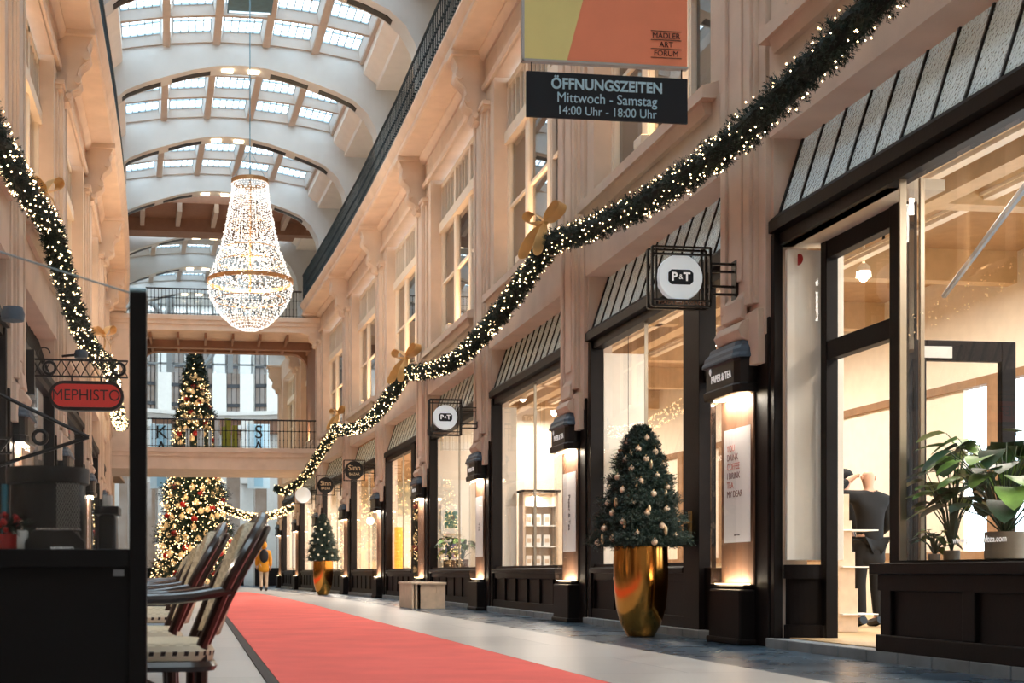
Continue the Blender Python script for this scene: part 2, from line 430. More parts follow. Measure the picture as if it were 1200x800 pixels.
# ------------------------------------------------------------------ facades
def glass_pane(xa, y0, y1, z0, z1, name='glass_pane', m=None, parent=None):
    b = MB(); b.quad((xa, y0, z0), (xa, y1, z0), (xa, y1, z1), (xa, y0, z1))
    return b.build(name, m or glass, parent, bend=True)
winn = 2; doorn = 0; trimn = 0
def window_upper(right, ya, yb, k):
    global winn; winn += 1
    X = lambda x: SX(x, right)
    root = thing('window_%d' % winn, '%s upper window on the %s facade, cream frame with three lights' % (ORD[k], 'right' if right else 'left'), 'window', (X(5.3)+cY(ya), (ya+yb)/2, 5.5), kind='structure')
    z0, zt, z1 = 5.45, 7.95, 8.9
    b = MB()
    n = 3; w = (yb-ya)/n
    for i in range(n+1):
        t = .07 if i in (0, n) else .085
        y = ya+i*w; b.box(X(5.25), X(5.33), y-t, y+t, z0, z1)
    b.box(X(5.24), X(5.34), ya, yb, z0, z0+.14); b.box(X(5.25), X(5.33), ya, yb, z1-.1, z1)
    b.box(X(5.2), X(5.34), ya, yb, zt-.1, zt+.1)
    for i in range(n):
        ys0 = ya+i*w
        b.box(X(5.27), X(5.32), ys0, ys0+w, 6.75, 6.8)
        b.box(X(5.26), X(5.325), ys0+.08, ys0+.13, z0, zt); b.box(X(5.26), X(5.325), ys0+w-.13, ys0+w-.08, z0, zt)
        for j in range(1, 5):
            b.box(X(5.27), X(5.32), ys0+w*j/5-.018, ys0+w*j/5+.018, zt, z1)
    b.build('window_frame', white_p, root, bend=True)
    glass_pane(X(5.31), ya, yb, z0, z1, m=upglass, parent=root)
    b = MB(); b.box(X(5.37), X(5.39), ya-.1, yb+.1, z0, z1); b.build('blind', mat('grey_blind', (92, 90, 88), .8, noise=.25, nscale=1.1), root, bend=True)
def window_ledge(right, ya, yb):
    X = lambda x: SX(x, right)
    b = MB()
    b.prism([(X(4.86), 5.22), (X(5.35), 5.22), (X(5.35), 5.5), (X(5.2), 5.5), (X(5.0), 5.38), (X(4.86), 5.34)], [ya-.12, yb+.12])
    b.prism([(X(4.94), 5.1), (X(5.1), 5.1), (X(5.1), 5.22), (X(4.9), 5.22)], [ya, yb])
    struct(b.build('trim', stone, bend=True), 'moulded stone ledge under an upper window', 'window ledge')
def canopy(right, ya, yb, k):
    global winn; winn += 1
    X = lambda x: SX(x, right)
    root = thing('window_%d' % winn, '%s slanted rippled glass fanlight above the %s shopfronts' % (ORD[k], 'right' if right else 'left'), 'fanlight', (X(5.1)+cY(ya), (ya+yb)/2, 3.6), kind='structure')
    xt, zt, xb_, zb = 5.36, 4.6, 5.08, 3.74
    g = MB(); g.quad((X(xt), ya, zt), (X(xt), yb, zt), (X(xb_), yb, zb), (X(xb_), ya, zb)); g.build('rippled_glass_pane', obsc, root, bend=True)
    b = MB(); n = 12
    for i in range(n+1):
        y = ya+(yb-ya)*i/n; t = .010 if 0 < i < n else .03
        b.prism([(X(xt-.018), zt), (X(xt+.018), zt), (X(xb_+.018), zb), (X(xb_-.018), zb)], [y-t, y+t])
    b.prism([(X(xt-.05), zt-.05), (X(xt+.05), zt-.05), (X(xt+.05), zt+.06), (X(xt-.05), zt+.06)], [ya, yb])
    b.build('glazing_bar', black, root, bend=True)
    b = MB(); b.prism([(X(5.0), 3.62), (X(5.2), 3.58), (X(5.2), 3.78), (X(5.06), 3.78), (X(5.0), 3.72)], [ya-.02, yb+.02])
    b.prism([(X(5.06), 3.5), (X(5.2), 3.5), (X(5.2), 3.6), (X(5.06), 3.6)], [ya-.02, yb+.02])
    b.build('head_beam', dark, root, bend=True)
def plinth_panel(right, ya, yb, parent, x=5.06, z1=.72, n=None):
    X = lambda x: SX(x, right)
    b = MB(); b.box(X(x+.03), X(x+.2), ya, yb, .08, z1-.06)
    b.prism([(X(x-.05), z1-.07), (X(x+.25), z1-.07), (X(x+.25), z1), (X(x-.03), z1), (X(x-.05), z1-.02)], [ya, yb])
    b.box(X(x-.015), X(x+.03), ya, yb, .08, .2); b.box(X(x), X(x+.03), ya, yb, z1-.16, z1-.07)
    n = n or max(2, int(round((yb-ya)/.75)))
    for i in range(n+1):
        y = ya+(yb-ya)*i/n; b.box(X(x), X(x+.03), max(ya, y-.05), min(yb, y+.05), .2, z1-.1)
    b.build('plinth_panelling', dark, parent, bend=True, bevel=.006)
def shopfront(right, ya, yb, k, door=None):
    """window from ya (near) to yb (far); door=(y0,y1) leaves a door leaf at the near end"""
    global winn; winn += 1
    X = lambda x: SX(x, right)
    root = thing('window_%d' % winn, '%s shop window of the %s arcade with dark wooden frame and panelled plinth' % (ORD[k], 'right' if right else 'left'), 'shop window', (X(5.12)+cY(ya), (ya+yb)/2, 0), kind='structure')
    ys = ya
    b = MB()
    if door:
        b.box(X(5.02), X(5.2), door-.22, door+.2, .08, 3.6)
        b.box(X(5.07), X(5.17), ya, door, 2.55, 2.75); b.box(X(5.08), X(5.16), ya, ya+.1, .08, 3.55)
        b.box(X(5.08), X(5.16), ya, door, .08, .7)
        ys = door+.2
    b.box(X(5.03), X(5.2), yb-.12, yb, .08, 3.6)
    b.box(X(5.06), X(5.17), ys-.02, ys+.06, .7, 3.6)
    b.box(X(5.08), X(5.16), ys, yb, .7, .76)
    ym = ys+(yb-ys)*.42
    b.build('shop_frame', dark, root, bend=True, bevel=.004)
    g = MB(); g.box(X(5.10), X(5.14), ym-.006, ym+.006, .76, 3.5); g.build('glass_joint', mat('steel_joint', (150, 140, 125), .3, metal=.6), root, bend=True)
    glass_pane(X(5.12), ys, yb, .74, 3.6, parent=root)
    plinth_panel(right, ys, yb-.1, root)
    if door:
        glass_pane(X(5.12), ya, door, .7, 3.6, parent=root)
        h = MB(); h.box(X(5.0), X(5.03), door-.04, door+.02, 1.0, 1.28); h.tube([(X(5.0), door-.01, 1.16), (X(4.95), door-.01, 1.16), (X(4.94), door-.13, 1.16)], .011); h.build('door_handle', mat('brass', (190, 150, 90), .3, metal=.9), root, bend=True)
def kerb(right, ya, yb):
    X = lambda x: SX(x, right)
    b = MB(); n = int((yb-ya)/.42); w = (yb-ya)/n
    for i in range(n): b.box(X(4.96), X(5.25), ya+i*w+.004, ya+(i+1)*w-.004, -.02, .082)
    struct(b.build('trim', mat('granite_kerb', (126, 134, 140), .5, noise=.35, nscale=3), bend=True, bevel=.008), 'granite block kerb below the shop plinth', 'kerb')
def pilaster(right, yf, k):
    X = lambda x: SX(x, right)
    ym = yf-.44
    b = MB()
    b.box(X(4.985), X(5.3), yf-.93, yf+.03, 2.75, 8.7)
    b.box(X(4.945), X(5.0), yf-.8, yf-.1, 3.05, 8.62)
    for t in (-.26, .26): b.box(X(4.915), X(4.95), ym+t-.055, ym+t+.055, 3.05, 8.55)
    b.box(X(4.925), X(4.95), ym-.12, ym+.12, 3.3, 8.4)
    # carved foot: pointed block and rounded bracket over the lamp housing
    b.box(X(4.93), X(5.2), yf-.9, yf, 2.5, 2.98)
    pts = [(X(4.93), ym-.22, 3.05), (X(4.93), ym+.22, 3.05), (X(4.84), ym, 2.98)]
    b.prism([(X(4.95), 2.72), (X(4.86), 2.76), (X(4.83), 2.83), (X(4.87), 2.9), (X(4.95), 2.94)], [ym-.27, ym+.27])
    b.prism([(X(4.95), 2.92), (X(4.88), 2.95), (X(4.9), 3.12), (X(4.95), 3.2)], [ym-.2, ym+.2])
    # impost mouldings
    for z, e in ((8.55, .03), (8.62, .06)): b.box(X(4.94-e), X(5.3), yf-.93-e, yf+.03+e, z, z+.07)
    o = b.build('trim', stone, bend=True, bevel=.008)
    struct(o, '%s fluted stone pilaster of the %s facade' % (ORD[k], 'right' if right else 'left'), 'pilaster')
    # scroll console under the cornice
    c = MB()
    outp = [(.50,9.57),(.45,9.48),(.41,9.39),(.43,9.30),(.44,9.22),(.40,9.15),(.33,9.10),(.27,9.02),(.25,8.93),(.28,8.86),(.29,8.78),(.25,8.71),(.18,8.68),(.13,8.62),(.14,8.55),(.10,8.48),(0,8.44)]
    c.prism([(X(5.1), 9.62)]+[(X(4.95-a), z) for a, z in outp]+[(X(5.1), 8.44)], [ym-.15, ym+.15])
    c.box(X(4.4), X(5.1), ym-.24, ym+.24, 9.57, 9.66)
    for i in range(5):
        y = ym-.13+i*.065
        c.tube([(X(4.95-a), y, z) for a, z in outp[1:-1]], .03, 6)
    for z, x, r in ((9.24, 4.56, .07), (8.83, 4.70, .06), (8.56, 4.84, .05)):
        c.tube([(X(x), ym-.2, z), (X(x), ym+.2, z)], r, 10)
    o2 = c.build('trim', stone, bend=True, smooth=True)
    struct(o2, '%s carved scroll console under the %s cornice' % (ORD[k], 'right' if right else 'left'), 'console')

PAPERW = mat('poster_white', (240, 240, 240), .6)
def lampcase(right, yf, k):
    """showcase pillar: dark block base, lit glass vitrine, lettered housing, lead cap"""
    X = lambda x: SX(x, right)
    y0, y1 = yf-.70, yf; ym = (y0+y1)/2; sd = 'right' if right else 'left'
    root = thing('showcase', ('%s lit glass showcase from the camera on the %s side, blue grey cap' % (ORD[k], sd)), 'showcase', (X(4.95)+cY(yf), ym, 0), 'lit showcases along the arcade')
    b = MB(); b.box(X(4.85), X(5.035), y0, y1, 0, .5); b.box(X(4.83), X(5.035), y0-.02, y1+.02, 0, .06); b.box(X(4.9), X(5.03), y0+.03, y1-.03, .5, .545)
    b.box(X(5.0), X(5.037), y0-.26, y1+.06, .0, 2.9)
    b.build('base', dark, root, bend=True, bevel=.02)
    b = MB(); b.box(X(4.982), X(4.998), y0, y1, .545, 2.28); b.build('back_board', mat('vitrine_back', (128, 92, 68), .6, noise=.35, nscale=3), root, bend=True)
    g = MB(); r = .05
    pts = [(5.0, y1), (4.88, y1), (4.86, y1-.03), (4.86, y0+.09), (4.885, y0+.03), (4.93, y0), (5.0, y0)]
    for i in range(len(pts)-1):
        a, c = pts[i], pts[i+1]; g.quad((X(a[0]), a[1], .545), (X(c[0]), c[1], .545), (X(c[0]), c[1], 2.28), (X(a[0]), a[1], 2.28))
    g.build('vitrine_glass', glass, root, bend=True)
    h = MB()
    hp = [(5.02, y1+.02), (4.84, y1+.02), (4.83, y1), (4.83, y0+.08), (4.86, y0), (4.92, y0-.03), (5.02, y0-.03)]
    def ring(z, e): return [(X(x-e if x < 5 else x), y+(e if y > ym else -e), z) for x, y in hp]
    def loft(b, levels):
        n = len(hp); base = len(b.v)
        for z, e in levels: b.v += ring(z, e)
        for j in range(len(levels)-1):
            for i in range(n): b.f.append((base+j*n+i, base+j*n+(i+1)%n, base+(j+1)*n+(i+1)%n, base+(j+1)*n+i)); b.mi.append(0)
        b.f.append(tuple(base+i for i in range(n))); b.mi.append(0)
        b.f.append(tuple(base+(len(levels)-1)*n+i for i in range(n))); b.mi.append(0)
    loft(h, [(2.27, .015), (2.34, .02), (2.36, 0), (2.56, 0), (2.58, .015)])
    hs = h.build('lamp_housing', black, root, bend=True)
    c = MB(); loft(c, [(2.58, .03), (2.6, .03), (2.63, .015), (2.66, .012), (2.70, -.02), (2.74, -.03), (2.75, -.05)]); c.build('cap', cap_m, root, bend=True)
    e = MB(); e.box(X(4.88), X(4.975), y0+.05, y1-.05, 2.262, 2.268); e.build('lamp_strip', emis('vitrine_lamp', (255, 226, 180), 20), hs, bend=True)
    e = MB(); e.box(X(4.89), X(4.975), y0+.06, y1-.06, .546, .55); e.build('foot_light_strip', MATS['vitrine_lamp'], root, bend=True)
    if k < 6 :
        light('vitrine_light', 'AREA', (X(4.93)+cY(yf), ym, 2.255), 13, WARM2, .08, .5)
        light('vitrine_foot_light', 'AREA', (X(4.93)+cY(yf), ym, .56), 3, WARM2, .08, .5, target=(X(4.93)+cY(yf), ym, 3))
    return hs, ym
def facade(right):
    X = lambda x: SX(x, right); sd = 'right' if right else 'left'
    w_ = MB()
    lim = len(P) if right else len(P)-2
    # solid walls around the openings
    w_.ybox(X(5.02), X(5.6), YB, P[-1]+1, 9.1-.12, 9.75)
    edges = []
    for k in range(len(P)):
        w_.ybox(X(5.04), X(5.35), P[k]-.98, P[k]+.08, .0, 9.0) if P[k] < 43 or True else None
    for k in range(len(P)-1):
        ya, yb = P[k]+.08, P[k+1]-.98
        w_.box(X(5.0), X(5.4), ya, yb, 4.45, 5.24)
        w_.box(X(5.35), X(5.45), ya-.3, yb+.3, 5.2, 9.0) if False else None
    w_.ybox(X(5.02), X(5.4), YB, P[0]-.98, 0, 9.0)
    struct(w_.build('wall_'+sd, stone, bend=True), 'beige plaster facade of the %s side of the arcade' % sd)
    # frieze panels and cornice
    c = MB()
    seg = [YB+i*3.0 for i in range(17)]+[YE]
    c.prism([(X(5.1), 9.65), (X(4.46), 9.65), (X(4.42), 9.68), (X(4.42), 9.76), (X(4.38), 9.8), (X(4.32), 9.9), (X(4.32), 9.95), (X(6.1), 9.95), (X(6.1), 9.75), (X(5.1), 9.75)], seg)
    c.prism([(X(4.98), 9.5), (X(4.88), 9.6), (X(4.88), 9.655), (X(5.1), 9.655), (X(5.1), 9.5)], seg)
    c.prism([(X(4.97), 8.98), (X(5.03), 8.98), (X(5.03), 9.06), (X(4.95), 9.06)], seg)
    struct(c.build('trim', stone, bend=True), 'projecting cornice and gallery floor on the %s side' % sd, 'cornice')
    for k in range(len(P)):
        pilaster(right, P[k], k)
    for k in range(len(P)-1):
        ya, yb = P[k]+.08, P[k+1]-.98
        window_upper(right, ya+.25, yb-.25, k); window_ledge(right, ya+.2, yb-.2)
        b = MB()                                                  # reveals beside the window
        b.box(X(5.02), X(5.36), ya, ya+.27, 5.2, 9.0); b.box(X(5.02), X(5.36), yb-.27, yb, 5.2, 9.0)
        struct(b.build('trim', stone, bend=True), 'plaster reveal beside an upper window', 'window reveal')
        canopy(right, ya, yb, k)
        if right and k == 0: continue
        kerb(right, ya, yb)
        shopfront(right, ya, yb, k, door=(ya+.78 if k in (1, 4) else None))
for right in (True, False): facade(right)

# warm floodlights on the ledges
FL = None
for right in (True, False):
    for k in range(0, 8):
        ya, yb = P[k]+.08, P[k+1]-.98; ym = (ya+yb)/2; x = SX(4.98, right)+cY(ym)
        if FL is None:
            FL = thing('floodlight', 'small pale floodlight on the nearest right window ledge, shining up', 'floodlight', (x, ym, 5.42), 'floodlights on the upper window ledges')
            b = MB(); b.box(x-.05, x+.05, ym-.12, ym+.12, 5.42, 5.52); b.build('housing', white_p, FL, bevel=.01)
            b = MB(); b.box(x-.035, x+.035, ym-.1, ym+.1, 5.521, 5.525); b.build('lens', emis('flood_lens', (255, 200, 130), 10), FL)
        else: copy_tree(FL, loc=(x, ym, 5.42), label='small pale floodlight on the %s %s window ledge, shining up' % (ORD[k], 'right' if right else 'left'))
        light('floodlight_beam', 'AREA', (x, ym, 5.56), (5 if k == 0 else 16 if k == 1 else 30) if right else (12 if k == 0 else 42), WARM, .12, .5, target=(SX(5.1, right)+cY(ym), ym, 9.2))

# vitrine pillars, posters, lettering
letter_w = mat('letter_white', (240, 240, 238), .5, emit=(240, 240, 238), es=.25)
ink = mat('poster_ink', (196, 120, 110), .7); ink2 = mat('poster_ink_grey', (60, 58, 60), .7)
for right in (True, False):
    for k in range(len(P)):
        if not right and k > 6: continue
        root, ym = lampcase(right, P[k], k)
        x = SX(4.825, right)+cY(P[k])
        if right and k < 5:
            text_obj('PAPER & TEA', .095, letter_w, root, (x, ym, 2.45), (PI/2, 0, -PI/2), .002, sx=.82, bold=.002)
            lf = MB(); 
            for t in (-.3, .3): lf.tube([(x, ym+.24, 2.50), (x-.002, ym+.24+t*.06, 2.53), (x-.002, ym+.24+t*.03, 2.56)], .004, 5)
            lf.tube([(x, ym+.24, 2.50), (x, ym+.24, 2.565)], .003, 5); lf.build('leaf_logo', letter_w, root)
        if right and k in (0, 1, 2, 3):
            b = MB(); yc = P[k]-.41
            b.box(4.955, 4.96, yc-.28, yc+.29, .93, 1.98)
            po = b.build('poster', PAPERW)
            tag(po, ['white poster hanging in the pillar vitrine nearest the camera', 'white poster with pink and grey coffee and tea lines in the vitrine', 'white poster with dark upright script in the second pillar vitrine', 'plain white poster in the third pillar vitrine'][k], 'poster')
            if k == 1:
                for i, t in enumerate(['YOU', 'DRINK', 'COFFEE', 'I DRINK', 'TEA', 'MY DEAR']):
                    text_obj(t, .085, ink if i % 2 == 0 else mat('ink_rose', (120, 84, 84), .7), po, (4.953, yc+.22, 1.80-i*.085), (PI/2, 0, -PI/2), .001, 'LEFT', sx=.95)
                text_obj('paper & tea', .025, ink2, po, (4.953, yc, 1.0), (PI/2, 0, -PI/2), .001)
            elif k in (2, 3):
                tt = text_obj('Paper & Tea' if k == 2 else 'Tea', .12, ink2, po, (4.953, yc, 1.45), (PI/2, 0, -PI/2), .001, name='script_lettering', sx=.8)
                tt.rotation_euler = (Matrix.Rotation(-PI/2, 3, 'Z') @ Matrix.Rotation(PI/2, 3, 'X') @ Matrix.Rotation(-PI/2, 3, 'Z')).to_euler()

# ------------------------------------------------------------------ railings
def railing(name, label, p0, p1, z0, n, h=1.0, m=rail_m, bend=True, knob=True, group=None):
    root = thing(name, label, 'railing', ((p0[0]+p1[0])/2, (p0[1]+p1[1])/2, z0), group)
    b = MB(); d = [(p0[0]+(p1[0]-p0[0])*i/4, p0[1]+(p1[1]-p0[1])*i/4) for i in range(5)]
    b.tube([(x, y, z0+h) for x, y in d], .028, 6); b.build('handrail', m, root)
    for zz in (.06, .6):
        b = MB(); b.tube([(x, y, z0+zz) for x, y in d], .012, 5); b.build('rail', m, root)
    first = None
    for i in range(n):
        t = (i+.5)/n; x = p0[0]+(p1[0]-p0[0])*t; y = p0[1]+(p1[1]-p0[1])*t
        if first is None:
            b = MB(); b.tube([(x, y, z0), (x, y, z0+h)], .011, 5)
            if knob: b.ball((x, y, z0+.6), .028, 6, 4); b.ball((x, y, z0+.3), .022, 6, 4)
            first = b.build('baluster', m, root); fx, fy = x, y
        else:
            c = first.copy(); C.objects.link(c); c.parent = root; c.location = (x-fx, y-fy, 0)
for right in (True, False):
    for k in range(len(P)-3):
        a, c = P[k]-.4, P[k+1]-.4
        if c > YE: c = YE
        xa, xc = SX(4.42, right)+cY(a), SX(4.42, right)+cY(c)
        railing('gallery_railing', '%s length of dark iron gallery railing on the %s cornice' % (ORD[k], 'right' if right else 'left'), (xa, a), (xc, c), 9.95, 36, group='gallery railing lengths')

# ------------------------------------------------------------------ portal with two bridges
xl, xr = SX(5.3, False)+cY(YE), 5.3+cY(YE)
def bridge(z0, z1, label, y0=YE, y1=YE+3.9, lip=.1, m=stone):
    b = MB(); b.ybox(-3.5, 5.6, y0, y1, z0, z1-.12, 2); b.ybox(-3.5, 5.6, y0-lip, y1, z1-.16, z1, 2); b.ybox(-3.5, 5.6, y0-lip*.5, y1, z1-.3, z1-.16, 2)
    return struct(b.build('trim', m, bend=True), label, 'bridge')
xw = 4.27; xwl = -1.9
bridge(8.98, 9.48, 'upper stone bridge crossing the arcade under the skylight')
bridge(4.22, 4.95, 'lower stone bridge crossing the arcade')
def portal(y, zb, zt, thick, m, zcrown, rr, label):
    # wall with rounded-corner opening between xwl and xw
    b = MB(); x0, x1 = xwl-cY(y)+cY(y), xw
    arc = [(xw-rr+rr*math.sin(t*PI/2/8), zcrown-rr+rr*math.cos(t*PI/2/8)) for t in range(9)]
    arcl = [(xwl+rr-rr*math.sin(t*PI/2/8), zcrown-rr+rr*math.cos(t*PI/2/8)) for t in range(9)]
    top = zt
    ys_ = [y, y+thick]
    for q in (arc, arcl):
        s_ = 1 if q is arc else -1
        xo = xw+1.5 if s_ > 0 else xwl-1.5
        for i in range(8):
            b.prism([(q[i][0], q[i][1]), (q[i+1][0], q[i+1][1]), (q[i+1][0], top), (q[i][0], top)], ys_)
        b.prism([(q[8][0], zb), (xo, zb), (xo, top), (q[8][0], top)], ys_)
    b.prism([(xwl+rr, zcrown), (xw-rr, zcrown), (xw-rr, top), (xwl+rr, top)], ys_)
    struct(b.build('trim', m), label, 'portal')
portal(YE+.02, 4.9, 9.0, .35, stone, 8.97, .55, 'rounded stone portal opening above the lower bridge')
portal(YE+3.6, 4.9, 9.0, .4, brown_m, 8.85, .6, 'brown far portal opening above the lower bridge')
b = MB(); b.box(xw, xw+.3, YE+.3, YE+3.7, 4.9, 9.0); b.box(xwl-.3, xwl, YE+.3, YE+3.7, 4.9, 9.0); struct(b.build('wall_back', brown_m), 'brown side walls inside the portal')
b = MB()
for i in range(7): b.box(-1.5+i*.95, -1.42+i*.95, YE+.4, YE+3.6, 8.78, 8.98)
b.box(-1.9, 4.3, YE+1.9, YE+2.2, 8.7, 8.98); struct(b.build('ceiling', brown_m), 'joists under the upper bridge', 'ceiling')
railing('bridge_railing', 'black iron railing on the upper bridge behind the chandelier', (-1.6, YE+.05), (3.75, YE+.05), 9.48, 44, .92, m=black)
railing('bridge_railing', 'black iron railing on the lower bridge', (-1.85, YE+.05), (4.25, YE+.05), 4.95, 46, .98, m=black)

# planters and boards standing on the lower bridge
gb = mat('green_board', (140, 142, 30), .6, noise=.1); wb = mat('pale_blue_board', (214, 226, 232), .6, noise=.05)
for i, (px, w_, hh, m_, nm) in enumerate([(220, .16, .62, wb, 'short pale board left of the ribbon on the bridge'), (235, .24, .62, wb, 'wide pale board on the bridge in front of the tree'), (246, .12, .55, wb, 'narrow pale board on the lower bridge'), (254, .2, .95, wb, 'tall pale board next to the green ones'),
        (262, .16, .7, gb, 'short olive green board on the lower bridge'), (267, .22, 1.0, gb, 'tall olive green board on the lower bridge'), (275, .2, .75, gb, 'olive green board on the right of the tall one')]):
    X_ = ((px-CX)/FPX)*46.2*.9917+46.2*.1283
    b = MB(); b.box(X_-w_/2, X_+w_/2, 46.2, 46.3, 4.95, 4.95+hh+.25); b.box(X_-w_/2-.02, X_+w_/2+.02, 46.1, 46.4, 4.95, 5.0)
    tag(b.build('display_board', m_, bevel=.01), nm, 'board')

# ------------------------------------------------------------------ rotunda beyond
rw = mat('rotunda_plaster', (226, 222, 216), .7, noise=.04)
rc = (1.0, 58.0); RR = 8.5
def rp(a, r=RR): return (rc[0]+r*math.sin(a), rc[1]+r*math.cos(a))
wl = MB(); wn = MB(); wb_ = MB(); cor = MB(); low = MB()
NSEG = 22
for i in range(NSEG):
    a0 = -1.9+3.8*i/NSEG; a1 = -1.9+3.8*(i+1)/NSEG; d = a1-a0
    def seg(b, aa, ab, r0, r1, z0, z1):
        p = [rp(aa, r0), rp(ab, r0), rp(ab, r1), rp(aa, r1)]; n = len(b.v)
        b.v += [(x, y, z0) for x, y in p]+[(x, y, z1) for x, y in p]
        for q in ((0,3,2,1),(4,5,6,7),(0,1,5,4),(1,2,6,5),(2,3,7,6),(3,0,4,7)): b.f.append(tuple(n+t for t in q)); b.mi.append(0)
    seg(wl, a0, a0+d*.5, RR-.35, RR+.3, 0, 14.0)
    seg(wl, a0+d*.5, a1, RR, RR+.3, 7.9, 8.1); seg(wl, a0+d*.5, a1, RR, RR+.3, 12.6, 14)
    seg(wn, a0+d*.5, a1, RR+.1, RR+.14, 0, 12.6)
    for z in (9.3, 10.3, 11.3): seg(wb_, a0+d*.5, a1, RR+.02, RR+.1, z-.09, z+.09)
    for t in (.5, .66, .83, .98): seg(wb_, a0+d*t, a0+d*(t+.02), RR+.03, RR+.09, 8.1, 12.6)
    seg(cor, a0, a1, RR-.9, RR+.1, 8.45, 8.65); seg(cor, a0, a1, RR-1.1, RR-.2, 8.65, 8.85); seg(low, a0, a1, RR-.75, RR-.2, 7.75, 8.45)
    if i % 2 == 0: seg(cor, a0+d*.1, a0+d*.6, RR-.95, RR-.2, 5.2, 8.45); seg(cor, a0, a0+d*.7, RR-1.05, RR-.2, 7.95, 8.15)
struct(wl.build('wall_back', rw), 'curved white wall of the rotunda with tall piers')
o = wn.build('window_90', mat('rotunda_glass', (120, 126, 130), .15, noise=.5, nscale=.8, emit=(255, 214, 170), es=.12)); struct(o, 'tall windows between the rotunda piers', 'window')
wb_.build('glazing_bar', mat('dark_bar', (60, 62, 66), .5), o)
struct(cor.build('trim', rw), 'curved white cornice of the rotunda', 'cornice'); struct(low.build('trim', brown_m), 'brown band below the rotunda cornice', 'frieze')
b = MB(); b.lathe([(9.5, 14.0), (7.6, 14.6), (6.0, 14.8)], (rc[0], rc[1], 0), 32); struct(b.build('ceiling', rw), 'plaster ring of the rotunda dome', 'ceiling')
# banners with upright letters
for px, txt, lb in ((189, 'KARSTADT', 'tall pale blue banner with dark upright letters left of the tree'), (303, 'SAMSON', 'tall pale blue banner with dark upright letters right of the tree')):
    Zb = 58.5; X_ = ((px-CX)/FPX)*Zb*.9917+Zb*.1283; Y_ = Zb*.9917-((px-CX)/FPX)*Zb*.1283
    b = MB(); b.box(X_-.5, X_+.5, Y_, Y_+.03, 4.5, 7.45); o = b.build('banner', mat('banner_blue', (206, 228, 238), .6, noise=.04)); tag(o, lb, 'banner')
    b = MB(); b.box(X_-.2, X_+.2, Y_-.01, Y_-.002, 4.6, 7.4); b.build('blue_stripe', mat('banner_stripe', (160, 204, 226), .6), o)
    for i, ch in enumerate(('KAR' if px < 250 else 'SAN')):
        text_obj(ch, .85, black, o, (X_, Y_-.02, 7.05-i*.72), (PI/2, 0, 0), .004)
# fan window at the end of the vault
b = MB(); g = MB()
yE = 59.6
for i in range(-6, 7):
    x = CX0-1.0+i*.6; b.box(x-.04, x+.04, yE, yE+.08, 9.9, 14)
for z in (10.3, 11.2, 12.1, 13.0): b.box(-4.5, 5, yE, yE+.08, z-.04, z+.04)
for s_ in (-1, 1): b.tube([(CX0-1, yE, 9.9), (CX0-1+s_*2.8, yE, 14)], .12, 6); b.box(CX0-1+s_*1.4-.12, CX0-1+s_*1.4+.12, yE-.05, yE+.1, 9.9, 14)
o = b.build('window_91', mat('pale_steel', (170, 178, 182), .5)); struct(o, 'large glazed end window of the vault above the far bridge', 'window')
g.quad((-6, yE+.1, 9.9), (6, yE+.1, 9.9), (6, yE+.1, 14), (-6, yE+.1, 14)); g.build('glass_pane', skyglass, o)
# upper facade remnant right of the far portal is the arcade wall itself; low dark shop fronts in the rotunda
b = MB()
for i in range(8):
    a = -1.0+i*.28; x, y = rp(a, RR-1.3); b.box(x-.7, x+.7, y-.05, y+.05, 0, .9)
struct(b.build('baseboard_back', dark), 'dark plinths around the rotunda', 'plinth')

# ------------------------------------------------------------------ shop rooms on the right
rm_wall = mat('shop_wall', (238, 228, 210), .8, noise=.05); rm_floor = mat('shop_floor', (196, 164, 120), .5, noise=.15)
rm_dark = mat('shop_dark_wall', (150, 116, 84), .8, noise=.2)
XB = 9.6; ZC = 4.3
def room(y0, y1, label, wm=rm_wall):
    b = MB(); b.box(5.3, XB, y0, y1, -.0, .085); struct(b.build('floor', rm_floor, bend=True), 'light wooden floor inside the '+label, 'floor')
    b = MB(); b.box(XB, XB+.1, y0, y1, 0, .9); b.box(XB, XB+.1, y0, y1, 3.0, 4.6)
    b.box(XB, XB+.1, y0, y1, 0, ZC) if y0 > 27 else None
    b.box(5.4, XB, y0-.08, y0, 0, 4.6); b.box(5.4, XB, y1, y1+.08, 0, 4.6)
    struct(b.build('wall_right', wm, bend=True), 'cream walls inside the '+label)
    b = MB(); b.box(5.42, XB, y0, y1, ZC+.12, ZC+.2); struct(b.build('ceiling', mat('shop_ceiling', (176, 144, 108), .7, noise=.1), bend=True), 'ceiling inside the '+label, 'ceiling')
room(4.0, 27.4, 'tea shop'); room(27.7, 56, 'shops further down')
# back windows of the tea shop: bright street beyond
b = MB()
for i in range(12):
    y = 4.3+i*2.0; b.box(XB-.05, XB+.08, y-.12, y+.12, .9, 3.0)
b.box(XB-.06, XB+.1, 4, 27.4, .82, .92); b.box(XB-.04, XB+.1, 4, 27.4, 2.95, 3.05)
o = b.build('window_92', rm_dark); struct(o, 'row of bright street windows at the back of the tea shop', 'window')
b = MB(); b.quad((XB+.09, 4, .9), (XB+.09, 14.5, .9), (XB+.09, 14.5, 3.0), (XB+.09, 4, 3.0)); b.build('glass_pane', skyglass, o)
b = MB(); b.box(XB+.02, XB+.08, 15.0, 27.4, .9, 3.0); struct(b.build('wall_right', rm_wall), 'cream back wall of the tea shop')
